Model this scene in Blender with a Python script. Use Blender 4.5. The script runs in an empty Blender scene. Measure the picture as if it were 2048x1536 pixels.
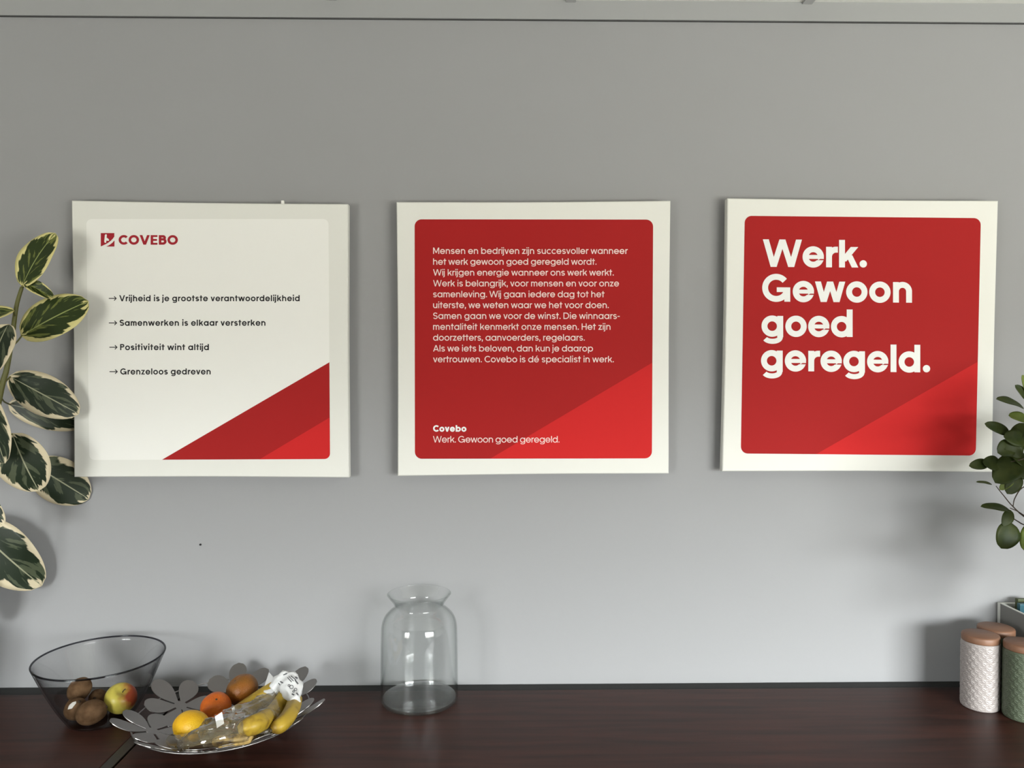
import bpy, bmesh, math, random
from mathutils import Vector, Matrix, noise
random.seed(7)
sc = bpy.context.scene
COL = sc.collection
PI = math.pi
W, HH = 2048, 1536
F = 1538.0                      # focal length in pixels of the 2048 wide frame
S = 1.147                       # scale of the place (ceiling tiles are 0.6 m)
D = 1.687 * S                   # camera to wall
H = 0.95                        # counter top height
YAW = math.radians(0.93)        # turned slightly to the right
PITCH = math.radians(1.23)      # looking slightly down
CAM_Z = H + 0.692 * S           # refined just below

# ---------------------------------------------------------------- camera
def cam_axes():
    f = Vector((math.sin(YAW) * math.cos(PITCH), math.cos(YAW) * math.cos(PITCH), -math.sin(PITCH)))
    r = Vector((math.cos(YAW), -math.sin(YAW), 0))
    return f, r, r.cross(f)
CF, CR, CU = cam_axes()
def ray(px, py):
    return (CF + CR * ((px - W / 2) / F) + CU * (-(py - HH / 2) / F))
_d = ray(1024, 1366)
CAM_Z = H - _d.z * (D / _d.y)
CAM = Vector((0, -D, CAM_Z))
def onz(px, py, z):             # point of a pixel on the level z
    d = ray(px, py); return CAM + d * ((z - CAM.z) / d.z)
def ony(px, py, y):             # point of a pixel on the upright plane Y=y (wall is Y=0)
    d = ray(px, py); return CAM + d * ((y - CAM.y) / d.y)
def mpp(p):                     # metres per pixel at a point
    return (p - CAM).dot(CF) / F

cam = bpy.data.cameras.new('camera'); cam_o = bpy.data.objects.new('camera', cam); COL.objects.link(cam_o)
cam.sensor_fit = 'HORIZONTAL'; cam.sensor_width = 36; cam.lens = 36 * F / W; cam.clip_start = 0.02
cam_o.matrix_world = Matrix((( CR.x, CU.x, -CF.x, CAM.x), (CR.y, CU.y, -CF.y, CAM.y), (CR.z, CU.z, -CF.z, CAM.z), (0, 0, 0, 1)))
sc.camera = cam_o

# ---------------------------------------------------------------- sky, exposure
vs = sc.view_settings
sc.display_settings.display_device = 'sRGB'
vs.view_transform = 'Standard'; vs.look = 'None'; vs.gamma = 1; vs.use_curve_mapping = False
vs.exposure = 2.78
world = bpy.data.worlds.new('daylight'); sc.world = world; world.use_nodes = True
wn = world.node_tree.nodes; wl = world.node_tree.links
wn.clear()
tc = wn.new('ShaderNodeTexCoord'); sx = wn.new('ShaderNodeSeparateXYZ'); wl.new(tc.outputs['Generated'], sx.inputs[0])
mr = wn.new('ShaderNodeMapRange'); mr.inputs['From Min'].default_value = -1; mr.inputs['From Max'].default_value = 1
wl.new(sx.outputs['Z'], mr.inputs['Value'])
rp = wn.new('ShaderNodeValToRGB'); wl.new(mr.outputs[0], rp.inputs[0])
SKY = [(0.0, (1.15, 1.13, 1.0)), (0.36, (1.10, 1.08, 0.98)), (0.42, (0.80, 0.775, 0.69)), (0.47, (0.62, 0.59, 0.52)), (0.512, (0.85, 0.85, 0.83)), (0.55, (2.75, 2.82, 2.84)), (0.70, (3.0, 3.1, 3.14)), (1.0, (1.6, 1.7, 1.9))]
sc.cycles.transparent_max_bounces = 32
el = rp.color_ramp.elements
while len(el) < len(SKY): el.new(0.5)
for e, (p, c) in zip(el, SKY): e.position = p; e.color = (*c, 1)
bg = wn.new('ShaderNodeBackground'); bg.inputs['Strength'].default_value = 2.6
wl.new(rp.outputs[0], bg.inputs[0]); wo = wn.new('ShaderNodeOutputWorld'); wl.new(bg.outputs[0], wo.inputs[0])

ROOM_X0, ROOM_X1, ROOM_Y = -3.3, 3.7, -3.05
WINDOWS = [(1.1, 3.3, 0.80, 2.05), (-2.55, -1.5, 0.80, 2.05)]       # x0, x1, z0, z1 in the wall behind the camera
for x0, x1, z0, z1 in WINDOWS:
    l = bpy.data.lights.new('window_daylight', 'AREA'); l.shape = 'RECTANGLE'; l.size = x1 - x0; l.size_y = z1 - z0
    l.cycles.is_portal = True
    o = bpy.data.objects.new('window_daylight', l); COL.objects.link(o)
    o.location = ((x0 + x1) / 2, ROOM_Y - 0.02, (z0 + z1) / 2); o.rotation_euler = (PI / 2, 0, 0)

# ---------------------------------------------------------------- materials
def mat(name, color=(0.5, 0.5, 0.5), rough=0.5, metal=0.0, spec=0.5, coat=0.0, emit=None):
    m = bpy.data.materials.new(name); m.use_nodes = True
    b = m.node_tree.nodes['Principled BSDF']
    b.inputs['Base Color'].default_value = (*color, 1); b.inputs['Roughness'].default_value = rough
    b.inputs['Metallic'].default_value = metal; b.inputs['Specular IOR Level'].default_value = spec
    b.inputs['Coat Weight'].default_value = coat
    return m
def nodes(m): return m.node_tree.nodes, m.node_tree.links, m.node_tree.nodes['Principled BSDF']
def mottle(m, c1, c2, scale=8, detail=4, coord='Object', stretch=(1, 1, 1), lo=0.35, hi=0.65, dist=0.0):
    n, l, b = nodes(m)
    t = n.new('ShaderNodeTexCoord'); mp = n.new('ShaderNodeMapping'); mp.inputs['Scale'].default_value = stretch
    l.new(t.outputs[coord], mp.inputs[0])
    nz = n.new('ShaderNodeTexNoise'); nz.inputs['Scale'].default_value = scale; nz.inputs['Detail'].default_value = detail
    nz.inputs['Distortion'].default_value = dist
    l.new(mp.outputs[0], nz.inputs['Vector'])
    r = n.new('ShaderNodeValToRGB'); r.color_ramp.elements[0].position = lo; r.color_ramp.elements[1].position = hi
    r.color_ramp.elements[0].color = (*c1, 1); r.color_ramp.elements[1].color = (*c2, 1)
    l.new(nz.outputs['Fac'], r.inputs[0]); l.new(r.outputs[0], b.inputs['Base Color'])
    return nz, r
def bump(m, scale=200, strength=0.2, dist=0.001, kind='noise', coord='Object'):
    n, l, b = nodes(m)
    t = n.new('ShaderNodeTexCoord')
    nz = n.new('ShaderNodeTexNoise' if kind == 'noise' else 'ShaderNodeTexVoronoi'); nz.inputs['Scale'].default_value = scale
    l.new(t.outputs[coord], nz.inputs['Vector'])
    bp = n.new('ShaderNodeBump'); bp.inputs['Strength'].default_value = strength; bp.inputs['Distance'].default_value = dist
    l.new(nz.outputs[0], bp.inputs['Height']); l.new(bp.outputs[0], b.inputs['Normal'])
def film(name, tint, edge, gloss=1.0, ior=1.45, haze=0.0, hazecol=(0.8, 0.8, 0.78), rough=0.02):
    """thin clear wall: light passes straight, Fresnel gloss on top, longer path (darker) where it is seen edge-on"""
    m = bpy.data.materials.new(name); m.use_nodes = True
    n, l = m.node_tree.nodes, m.node_tree.links; n.clear()
    out = n.new('ShaderNodeOutputMaterial'); mx = n.new('ShaderNodeMixShader')
    tr = n.new('ShaderNodeBsdfTransparent'); gl = n.new('ShaderNodeBsdfGlossy'); gl.inputs['Roughness'].default_value = rough
    lw = n.new('ShaderNodeLayerWeight'); lw.inputs['Blend'].default_value = 0.5      # Facing = 1 - cos
    pw = n.new('ShaderNodeMath'); pw.operation = 'POWER'; pw.inputs[1].default_value = 4.0
    l.new(lw.outputs['Facing'], pw.inputs[0])
    mc = n.new('ShaderNodeMix'); mc.data_type = 'RGBA'; mc.inputs['A'].default_value = (*tint, 1); mc.inputs['B'].default_value = (*edge, 1)
    l.new(pw.outputs[0], mc.inputs['Factor']); l.new(mc.outputs['Result'], tr.inputs['Color'])
    fr = n.new('ShaderNodeMath'); fr.operation = 'POWER'; fr.inputs[1].default_value = 5.0; l.new(lw.outputs['Facing'], fr.inputs[0])
    f0 = ((ior - 1) / (ior + 1)) ** 2
    g2 = n.new('ShaderNodeMath'); g2.operation = 'MULTIPLY_ADD'; g2.inputs[1].default_value = (1 - f0) * gloss * 0.7; g2.inputs[2].default_value = f0 * gloss; l.new(fr.outputs[0], g2.inputs[0])
    base = tr.outputs[0]
    if haze > 0:
        df = n.new('ShaderNodeBsdfDiffuse'); df.inputs['Color'].default_value = (*hazecol, 1)
        m2 = n.new('ShaderNodeMixShader'); m2.inputs[0].default_value = haze; l.new(base, m2.inputs[1]); l.new(df.outputs[0], m2.inputs[2]); base = m2.outputs[0]
    l.new(g2.outputs[0], mx.inputs[0]); l.new(base, mx.inputs[1]); l.new(gl.outputs[0], mx.inputs[2]); l.new(mx.outputs[0], out.inputs[0])
    return m

M = {}
M['wall'] = mat('wall_paint', (0.287, 0.286, 0.289), 0.75, spec=0.25); bump(M['wall'], 350, 0.08, 0.0005)
M['trim'] = mat('trim_paint', (0.31, 0.312, 0.31), 0.6, spec=0.3)
M['groove'] = mat('dark_joint', (0.05, 0.05, 0.05), 0.9)
M['tile'] = mat('ceiling_tile', (0.72, 0.72, 0.68), 0.9); bump(M['tile'], 220, 0.4, 0.002)
M['tbar'] = mat('ceiling_bar', (0.4, 0.4, 0.4), 0.5)
M['floor'] = mat('floor_vinyl', (0.2, 0.19, 0.18), 0.5); mottle(M['floor'], (0.17, 0.16, 0.15), (0.22, 0.21, 0.2), 5)
M['side'] = mat('side_wall_paint', (0.33, 0.33, 0.32), 0.8)
M['white_frame'] = mat('window_frame_paint', (0.7, 0.7, 0.69), 0.4)
M['pane'] = film('window_glass', (0.97, 0.98, 0.98), (0.9, 0.92, 0.92))
# dark mahogany, boards run along X
M['wood'] = mat('mahogany', (0.05, 0.02, 0.015), 0.40, spec=0.22, coat=0.0)
M['wood'].node_tree.nodes['Principled BSDF'].inputs['Coat Roughness'].default_value = 0.25
mottle(M['wood'], (0.021, 0.008, 0.0055), (0.054, 0.0175, 0.0115), 5, 6, stretch=(0.7, 9, 9), lo=0.3, hi=0.72, dist=0.6)
M['wood_edge'] = mat('mahogany_edge', (0.045, 0.032, 0.018), 0.4); mottle(M['wood_edge'], (0.016, 0.012, 0.008), (0.026, 0.019, 0.012), 6, 5, stretch=(9, 0.8, 9))
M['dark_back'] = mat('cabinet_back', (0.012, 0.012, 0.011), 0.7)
M['brass'] = mat('handle_metal', (0.5, 0.48, 0.45), 0.3, 1.0)

# ---------------------------------------------------------------- mesh helpers
def link(name, me, m=None, parent=None, smooth=False):
    o = bpy.data.objects.new(name, me); COL.objects.link(o)
    if m is not None:
        for mm in (m if isinstance(m, (list, tuple)) else [m]): me.materials.append(mm)
    if smooth:
        for p in me.polygons: p.use_smooth = True
    if parent is not None: o.parent = parent
    return o
def pyd(name, vf, m=None, parent=None, smooth=False):
    me = bpy.data.meshes.new(name); me.from_pydata([tuple(v) for v in vf[0]], [], vf[1]); me.update()
    return link(name, me, m, parent, smooth)
def thing(name, label, cat, loc=(0, 0, 0), group=None):
    o = bpy.data.objects.new(name, None); COL.objects.link(o); o.location = loc; o.empty_display_size = 0.05
    o['label'] = label; o['category'] = cat
    if group: o['group'] = group
    return o
def tag(o, label, cat, group=None):
    o['label'] = label; o['category'] = cat
    if group: o['group'] = group
    return o
def struct(o): o['kind'] = 'structure'; return o
class MB:
    """collects boxes, tubes, lathes; build() links them as one mesh (world or local coordinates)"""
    def __init__(s): s.v = []; s.f = []
    def add(s, vf):
        k = len(s.v); s.v += [Vector(v) for v in vf[0]]; s.f += [tuple(i + k for i in f) for f in vf[1]]; return s
    def box(s, x0, x1, y0, y1, z0, z1):
        v = [(x, y, z) for x in (x0, x1) for y in (y0, y1) for z in (z0, z1)]
        return s.add((v, [(0, 1, 3, 2), (4, 6, 7, 5), (0, 4, 5, 1), (2, 3, 7, 6), (0, 2, 6, 4), (1, 5, 7, 3)]))
    def build(s, name, m, parent=None, smooth=False, bev=0.0, origin=None, seg=2):
        if origin is None and parent is not None: origin = Vector(parent.location) if parent.parent is None else Vector((0, 0, 0))
        og = Vector(origin) if origin is not None else Vector((0, 0, 0))
        o = pyd(name, ([v - og for v in s.v], s.f), m, parent, smooth)
        if parent is None and origin is not None: o.location = og
        if bev > 0:
            bm = bmesh.new(); bm.from_mesh(o.data); bmesh.ops.remove_doubles(bm, verts=bm.verts, dist=1e-6)
            es = [e for e in bm.edges if len(e.link_faces) == 2 and e.calc_face_angle(0) > 0.6]
            bmesh.ops.bevel(bm, geom=es, offset=bev, segments=seg, affect='EDGES', profile=0.6)
            bm.to_mesh(o.data); bm.free()
            if smooth:
                for p in o.data.polygons: p.use_smooth = True
        return o
def lathe(prof, n=64, close=False, center=(0, 0, 0)):
    cx, cy, cz = center; v = []; f = []
    for r, z in prof:
        for i in range(n):
            a = 2 * PI * i / n; v.append((cx + r * math.cos(a), cy + r * math.sin(a), cz + z))
    k = len(prof)
    for j in range(k if close else k - 1):
        for i in range(n):
            a, b = j * n + i, j * n + (i + 1) % n; c, d = ((j + 1) % k) * n + (i + 1) % n, ((j + 1) % k) * n + i
            f.append((a, b, c, d))
    return v, f
def tube(pts, rad, n=10, caps=True):
    pts = [Vector(p) for p in pts]; v = []; f = []; k = len(pts)
    rr = rad if isinstance(rad, (list, tuple)) else [rad] * k
    up = None
    for i, p in enumerate(pts):
        t = (pts[min(i + 1, k - 1)] - pts[max(i - 1, 0)]).normalized()
        if up is None: up = t.orthogonal().normalized()
        up = (up - t * up.dot(t)).normalized(); s = t.cross(up)
        for j in range(n):
            a = 2 * PI * j / n; v.append(p + (up * math.cos(a) + s * math.sin(a)) * rr[i])
    for i in range(k - 1):
        for j in range(n):
            f.append((i * n + j, i * n + (j + 1) % n, (i + 1) * n + (j + 1) % n, (i + 1) * n + j))
    if caps: f.append(tuple(range(n))[::-1]); f.append(tuple(range((k - 1) * n, k * n)))
    return v, f
def curve(pts, n=24):           # Catmull-Rom through points
    P = [Vector(p) for p in pts]; P = [P[0] * 2 - P[1]] + P + [P[-1] * 2 - P[-2]]; out = []
    seg = len(P) - 3; m = max(2, n // seg)
    for i in range(seg):
        a, b, c, d = P[i:i + 4]
        for k in range(m):
            t = k / m
            out.append(0.5 * ((2 * b) + (c - a) * t + (2 * a - 5 * b + 4 * c - d) * t * t + (-a + 3 * b - 3 * c + d) * t ** 3))
    out.append(P[-2]); return out
def sphere(fn, nu=40, nv=24):   # fn(theta, phi in 0..pi) -> point
    v = [fn(0, 0)]; f = []
    for j in range(1, nv):
        for i in range(nu): v.append(fn(2 * PI * i / nu, PI * j / nv))
    v.append(fn(0, PI)); L = len(v) - 1
    for i in range(nu): f.append((0, 1 + i, 1 + (i + 1) % nu))
    for j in range(nv - 2):
        for i in range(nu):
            a = 1 + j * nu + i; b = 1 + j * nu + (i + 1) % nu; f.append((a, a + nu, b + nu, b))
    for i in range(nu): f.append((L, L - nu + (i + 1) % nu, L - nu + i))
    return v, f

# ---------------------------------------------------------------- room
CEIL = ony(1024, 2, 0).z
TRIM_Z = ony(1024, 40, 0).z
wb = MB().box(ROOM_X0, ROOM_X1, 0, 0.12, 0, CEIL).build('wall_back', M['wall']); struct(wb)
struct(MB().box(ROOM_X0 - 0.12, ROOM_X0, ROOM_Y - 0.15, 0.12, 0, CEIL).build('wall_left', M['side']))
struct(MB().box(ROOM_X1, ROOM_X1 + 0.12, ROOM_Y - 0.15, 0.12, 0, CEIL).build('wall_right', M['side']))
fw = MB(); zs = sorted(WINDOWS)
x = ROOM_X0
for x0, x1, z0, z1 in zs:
    fw.box(x, x0, ROOM_Y - 0.15, ROOM_Y, 0, CEIL); fw.box(x0, x1, ROOM_Y - 0.15, ROOM_Y, 0, z0); fw.box(x0, x1, ROOM_Y - 0.15, ROOM_Y, z1, CEIL); x = x1
fw.box(x, ROOM_X1, ROOM_Y - 0.15, ROOM_Y, 0, CEIL)
struct(fw.build('wall_front', M['side']))
for k, (x0, x1, z0, z1) in enumerate(WINDOWS):
    b = MB(); y0, y1 = ROOM_Y - 0.11, ROOM_Y - 0.05
    b.box(x0, x0 + 0.05, y0, y1, z0, z1).box(x1 - 0.05, x1, y0, y1, z0, z1).box(x0 + 0.05, x1 - 0.05, y0, y1, z0, z0 + 0.05).box(x0 + 0.05, x1 - 0.05, y0, y1, z1 - 0.05, z1)
    xm = (x0 + x1) / 2; b.box(xm - 0.035, xm + 0.035, y0, y1, z0 + 0.05, z1 - 0.05)
    w = struct(b.build('window_%d' % (k + 1), M['white_frame']))
    MB().box(x0 + 0.04, x1 - 0.04, ROOM_Y - 0.083, ROOM_Y - 0.079, z0 + 0.04, z1 - 0.04).build('pane', M['pane'], w)
    MB().box(x0 - 0.04, x1 + 0.04, ROOM_Y - 0.05, ROOM_Y + 0.12, z0 - 0.03, z0).build('window_sill', M['white_frame'], w)
struct(MB().box(ROOM_X0, ROOM_X1, ROOM_Y - 0.15, 0.12, -0.1, 0).build('floor', M['floor']))
struct(MB().box(ROOM_X0, ROOM_X1, ROOM_Y - 0.15, 0.12, CEIL, CEIL + 0.08).build('ceiling', M['tile']))
struct(MB().box(ROOM_X0, ROOM_X1, -0.007, 0, TRIM_Z, CEIL).build('trim_1', M['trim']))
struct(MB().box(ROOM_X0, ROOM_X1, -0.0035, 0, TRIM_Z - 0.0022, TRIM_Z).build('trim_2', M['groove']))
tb = MB(); xa = ony(1141, 3, 0).x; xb = ony(1612, 6, 0).x; step = xb - xa
for i in range(-7, 5):
    xx = xa + i * step
    if ROOM_X0 < xx < ROOM_X1: tb.box(xx - 0.012, xx + 0.012, ROOM_Y, -0.007, CEIL - 0.006, CEIL)
for i in range(1, 5): tb.box(ROOM_X0, ROOM_X1, -i * step - 0.012, -i * step + 0.012, CEIL - 0.0055, CEIL)
struct(tb.build('trim_3', M['tbar']))

# ---------------------------------------------------------------- cabinets
GAP = -ony(1024, 1366, 0).y - onz(900, 1381, H).y
GAP = abs(onz(900, 1381, H).y)
SEAM_R = onz(250, 1509, H).x
def cabinet(x0, x1, yb, label, doors, band=None):
    yf = -0.62
    t = thing('cabinet', label, 'cabinet', ((x0 + x1) / 2, yf / 2, 0), 'dark mahogany cabinets under the canvas prints')
    MB().box(x0 + 0.01, x1 - 0.01, yf + 0.03, yb, 0.07, H - 0.028).build('body', M['wood'], t)
    MB().box(x0 + 0.03, x1 - 0.03, yf + 0.06, yb - 0.02, 0, 0.07).build('plinth', M['dark_back'], t)
    xr = x1 if band is None else x1 - band
    MB().box(x0, xr, yf, yb, H - 0.028, H).build('top', M['wood'], t, bev=0.002)
    if band: MB().box(xr + 0.0004, x1, yf, yb, H - 0.028, H - 0.0006).build('edge_band', M['wood_edge'], t, bev=0.001)
    MB().box(x0 + 0.01, x1 - 0.01, yb + 0.0003, yb + 0.004, 0.05, H - 0.03).build('back_panel', M['dark_back'], t)
    MB().box(x0, x1, yb + 0.0045, -0.001, H - 0.06, H - 0.003).build('gap_shade_strip', M['dark_back'], t)  # near-black strip added as the shade in the gap to the wall
    wd = (x1 - x0 - 0.02) / doors
    for i in range(doors):
        a = x0 + 0.01 + i * wd
        d = MB().box(a + 0.003, a + wd - 0.003, yf + 0.01, yf + 0.0295, 0.08, H - 0.04).build('door', M['wood'], t, bev=0.002)
        hx = a + (wd - 0.05 if i % 2 == 0 else 0.05)
        hb = MB(); hb.v = []; hb.add(tube([(hx, yf + 0.01, 0.62), (hx, yf - 0.018, 0.625), (hx, yf - 0.018, 0.735), (hx, yf + 0.01, 0.74)], 0.005, 8))
        hb.build('handle', M['brass'], d, True, origin=t.location)
    return t
cabinet(SEAM_R + 0.003, 2.35, -GAP, 'long dark mahogany cabinet under the glass vase and the canisters', 6)
LB = abs(onz(60, 1389, H).y)
cabinet(-2.35, SEAM_R - 0.002, -LB, 'dark mahogany cabinet at the left, under the smoky glass bowl', 4, band=0.024)
# the dark strip behind each cabinet stands in for the gap's shade
# ---------------------------------------------------------------- lettering: a geometric stroke alphabet
XH, DESC = 0.745, 0.27
def arc(cx, cy, rx, ry, a0, a1, n=None):
    n = n or max(6, int(abs(a1 - a0) / 9))
    return [(cx + rx * math.cos(math.radians(a0 + (a1 - a0) * i / n)), cy + ry * math.sin(math.radians(a0 + (a1 - a0) * i / n))) for i in range(n + 1)]
def stroke(pts, w, closed=False):
    P = [Vector((p[0], p[1])) for p in pts]; n = len(P); L = []; R = []
    if closed: P = P[:-1]; n -= 1
    for i in range(n):
        a = P[i - 1] if (i > 0 or closed) else P[i]; c = P[(i + 1) % n] if (i < n - 1 or closed) else P[i]
        d1 = (P[i] - a); d2 = (c - P[i])
        d1 = d1.normalized() if d1.length > 1e-9 else d2.normalized(); d2 = d2.normalized() if d2.length > 1e-9 else d1
        t = (d1 + d2).normalized(); nm = Vector((-t.y, t.x)); k = max(0.35, nm.dot(Vector((-d1.y, d1.x))))
        L.append(P[i] + nm * (w / 2 / k)); R.append(P[i] - nm * (w / 2 / k))
    out = []
    for i in range(n if closed else n - 1):
        j = (i + 1) % n; out.append([R[i], R[j], L[j], L[i]])
    return out
def diag(x0, y0, x1, y1, w):    # slanted stroke with level ends; x at the stroke centre
    l = math.hypot(x1 - x0, y1 - y0); t = w * l / abs(y1 - y0) / 2
    q = [(x0 - t, y0), (x0 + t, y0), (x1 + t, y1), (x1 - t, y1)]
    return [[Vector(p) for p in (q if y1 > y0 else q[::-1])]]
def disc(cx, cy, r): return [[Vector(p) for p in arc(cx, cy, r, r, 0, 360, 20)[:-1]]]
def bar(x0, x1, y0, y1): return [[Vector((x0, y0)), Vector((x1, y0)), Vector((x1, y1)), Vector((x0, y1))]]
def glyph(ch, w):
    """strokes (each a list of polygons), left bearing, ink width, right bearing"""
    h = w / 2; wbz = w * (1.0 if w < 0.16 else 0.8); ro = 0.388; R = ro - h; cy = XH / 2; X = XH
    ex = (0.22 - w) * 0.30; rb, sb, db = 0.035 + ex, 0.062 + ex, 0.0 + ex * 0.6
    dr = 0.6 * w + 0.006; nw = 0.60 + 0.42 * w; Rn = (nw - w) / 2; g = []; st = lambda *a, **k: g.append(stroke(*a, **k))
    circ = lambda cx, c_y, r: st(arc(cx, c_y, r, r, 0, 360, 44), w, closed=True)
    xs = 2 * ro - h + 0.012
    V = lambda x0, y0, y1: g.append(bar(x0 - h, x0 + h, y0, y1))
    if ch == ' ': return [], 0, 0.34 if w < 0.2 else 0.28, 0
    if ch in 'oO':
        r = R if ch == 'o' else 0.505 - h; circ(r + h, cy if ch == 'o' else 0.5, r); return g, rb, 2 * r + w, rb
    if ch in 'eé':
        be = w * 0.68 if w > 0.16 else wbz; yc_ = cy - be / 2 - (0.045 if w > 0.16 else 0.10); k0 = len(g)
        st(arc(ro, cy, R, R, 0, 357, 60), w)
        for poly in g[k0]:
            for q in poly:
                if q.x > ro and q.y < cy and q.y > yc_: q.y = yc_
        g[k0] = [p for p in g[k0] if max(q.y for q in p) - min(q.y for q in p) > 1e-6]
        g.append(bar(ro - R, ro + R + h * 0.96, cy - be / 2, cy + be / 2))
        if ch == 'é': g.append(diag(ro - 0.02, X + 0.1, ro + 0.12, X + 0.29, w * 0.9))
        return g, rb, 2 * ro, rb
    if ch == 'c': st(arc(ro, cy, R, R, 45, 315, 36), w); return g, rb, ro + R * 0.72 + h * 0.7, rb
    if ch in 'ad': circ(ro, cy, R); V(xs, 0, X if ch == 'a' else 1.0); return g, rb, xs + h, sb
    if ch in 'bp':
        V(h, 0 if ch == 'b' else -DESC, 1.0 if ch == 'b' else X); circ(xs + h - ro, cy, R); return g, sb, xs + h, rb
    if ch == 'g':
        circ(ro, cy, R); ry = 0.15; yb = -DESC + h * 0.85 + ry; g.append(bar(xs - h, xs + h, yb, X))
        st([(xs, yb + 0.02)] + arc(ro + 0.01, yb, xs - ro - 0.01, ry, 0, -158, 20), w * 0.86); return g, rb, xs + h, sb
    if ch in 'nhm':
        if ch == 'm': Rn = (0.52 + 0.3 * w - w) / 2
        V(h, 0, 1.0 if ch == 'h' else X); yc = X - h - Rn + 0.008; x = h
        for _ in range(2 if ch == 'm' else 1):
            st([(x, yc - 0.06)] + arc(x + Rn, yc, Rn, Rn, 180, 0, 22) + [(x + 2 * Rn, 0)], w); x += 2 * Rn
        return g, sb, x + h, sb
    if ch == 'u':
        x = h + 2 * Rn; V(x, 0, X); yc = h + Rn - 0.008
        st([(h, X)] + arc(h + Rn, yc, Rn, Rn, 180, 360, 22) + [(x, yc + 0.06)], w); return g, sb, x + h, sb
    if ch == 'r':
        V(h, 0, X); rr = 0.26; yc = X - h - rr + 0.006
        st([(h, yc - 0.05)] + arc(h + rr, yc, rr, rr, 180, 90, 12) + [(0.28 + 0.7 * w, X - h + 0.006)], w); return g, sb, 0.28 + 0.7 * w, db
    if ch in 'ij':
        x = h if ch == 'i' else 0.16 + h * 0.3
        g.append(disc(x, 0.965, dr * 0.95))
        if ch == 'i': V(x, 0, X); return g, sb, w, sb
        rj = 0.13; yb = -DESC + h + rj; g.append(bar(x - h, x + h, yb, X)); st([(x, yb + 0.02)] + arc(x - rj, yb, rj, rj, 0, -90, 10) + [(x - rj - 0.04, -DESC + h)], w)
        return g, -0.10 + ex, x + h, sb
    if ch == 'l': V(h, 0, 1.0); return g, sb, w, sb
    if ch == 'k':
        kw = 0.56 + 0.72 * w; V(h, 0, 1.0); t = w * 0.62
        g.append(diag(h + 0.02, 0.22, kw - t - 0.02, X, w * 0.98)); g.append(diag(0.30 + w * 0.3, 0.40 + w * 0.2, kw - t, 0, w)); return g, sb, kw, db
    if ch == 't':
        x = 0.19 + h * 0.4; V(x, 0, 0.96); g.append(bar(0, 2 * x + 0.02, X - wbz, X)); return g, db + 0.01, 2 * x + 0.02, db + 0.02
    if ch in 'sS':
        top, sw = (X, 0.54 + 0.3 * w) if ch == 's' else (1.0, 0.68 + 0.25 * w)
        ra = (top - w + 0.02) / 4; rx = (sw - w) / 2; c = sw / 2; y0 = h - 0.01
        st(arc(c, y0 + 3 * ra, rx * 0.94, ra, 22, 262, 26) + arc(c, y0 + ra, rx, ra, 82, -158, 26), w); return g, rb, sw, rb
    if ch in 'vVA':
        top, vw = (X, 0.60 + 0.55 * w) if ch == 'v' else (1.0, 0.84 + 0.6 * w)
        t = w * 0.55; a, b = (top, 0) if ch != 'A' else (0, top)
        g.append(diag(t, a, vw / 2, b, w)); g.append(diag(vw - t, a, vw / 2, b, w))
        if ch == 'A': g.append(bar(vw * 0.26, vw * 0.74, 0.22, 0.22 + wbz))
        return g, db, vw, db
    if ch in 'wW':
        top, ww = (X, 0.92 + 0.9 * w) if ch == 'w' else (1.0, 1.22 + 1.0 * w)
        t = w * 0.53; x0, x4 = t, ww - t; xs_ = [x0, x0 + (x4 - x0) * 0.235, ww / 2, x4 - (x4 - x0) * 0.235, x4]
        for i in range(4): g.append(diag(xs_[i], top if i % 2 == 0 else 0, xs_[i + 1], 0 if i % 2 == 0 else top, w * 0.97))
        return g, db, ww, db
    if ch == 'z':
        zw = 0.50 + 0.4 * w; g.append(bar(0, zw, 0, wbz)); g.append(bar(0, zw, X - wbz, X)); g.append(diag(w * 0.75, wbz * 0.6, zw - w * 0.75, X - wbz * 0.6, w)); return g, rb, zw, rb
    if ch == 'C': st(arc(0.505, 0.5, 0.505 - h, 0.505 - h, 42, 318, 40), w); return g, rb, 0.505 + (0.505 - h) * 0.75 + h * 0.7, rb
    if ch == 'G':
        r = 0.51 - h; st(arc(0.51, 0.5, r, r, 40, 335, 40), w); g.append(bar(1.02 - w, 1.02, 0, 0.52)); g.append(bar(0.53, 1.02, 0.52 - wbz, 0.52)); return g, rb, 1.02, sb
    if ch in 'PBD':
        V(h, 0, 1.0)
        if ch == 'D':
            r = 0.5 - h; st([(h, h)] + arc(0.86 + w * 0.2 - r - h, 0.5, r, r, -90, 90, 24) + [(h, 1 - h)], w); return g, sb, 0.86 + w * 0.2, rb
        r = (0.56 - w) / 2
        st([(h, 1 - h)] + arc(0.64 - r - h + w * 0.2, 1 - h - r, r, r, 90, -90, 16) + [(h, 1 - h - 2 * r)], w)
        if ch == 'B':
            r2 = (1 - h - 2 * r - h) / 2
            st([(h, h + 2 * r2)] + arc(0.70 - r2 - h + w * 0.2, h + r2, r2, r2, 90, -90, 16) + [(h, h)], w)
        return g, sb, (0.64 if ch == 'P' else 0.70) + w * 0.2, rb
    if ch == 'E':
        V(h, 0, 1.0)
        for y, x in ((0, 0.62), (0.5 - wbz / 2, 0.58), (1 - wbz, 0.62)): g.append(bar(0, x + w * 0.15, y, y + wbz))
        return g, sb, 0.65 + w * 0.15, db + 0.02
    if ch == 'H': V(h, 0, 1); V(0.78 - h, 0, 1); g.append(bar(0, 0.78, 0.5 - wbz / 2, 0.5 + wbz / 2)); return g, sb, 0.78, sb
    if ch == 'M':
        mw = 0.96; V(h, 0, 1); V(mw - h, 0, 1); g.append(diag(w * 0.7, 1, mw / 2, 0.16, w)); g.append(diag(mw - w * 0.7, 1, mw / 2, 0.16, w)); return g, sb, mw, sb
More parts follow.
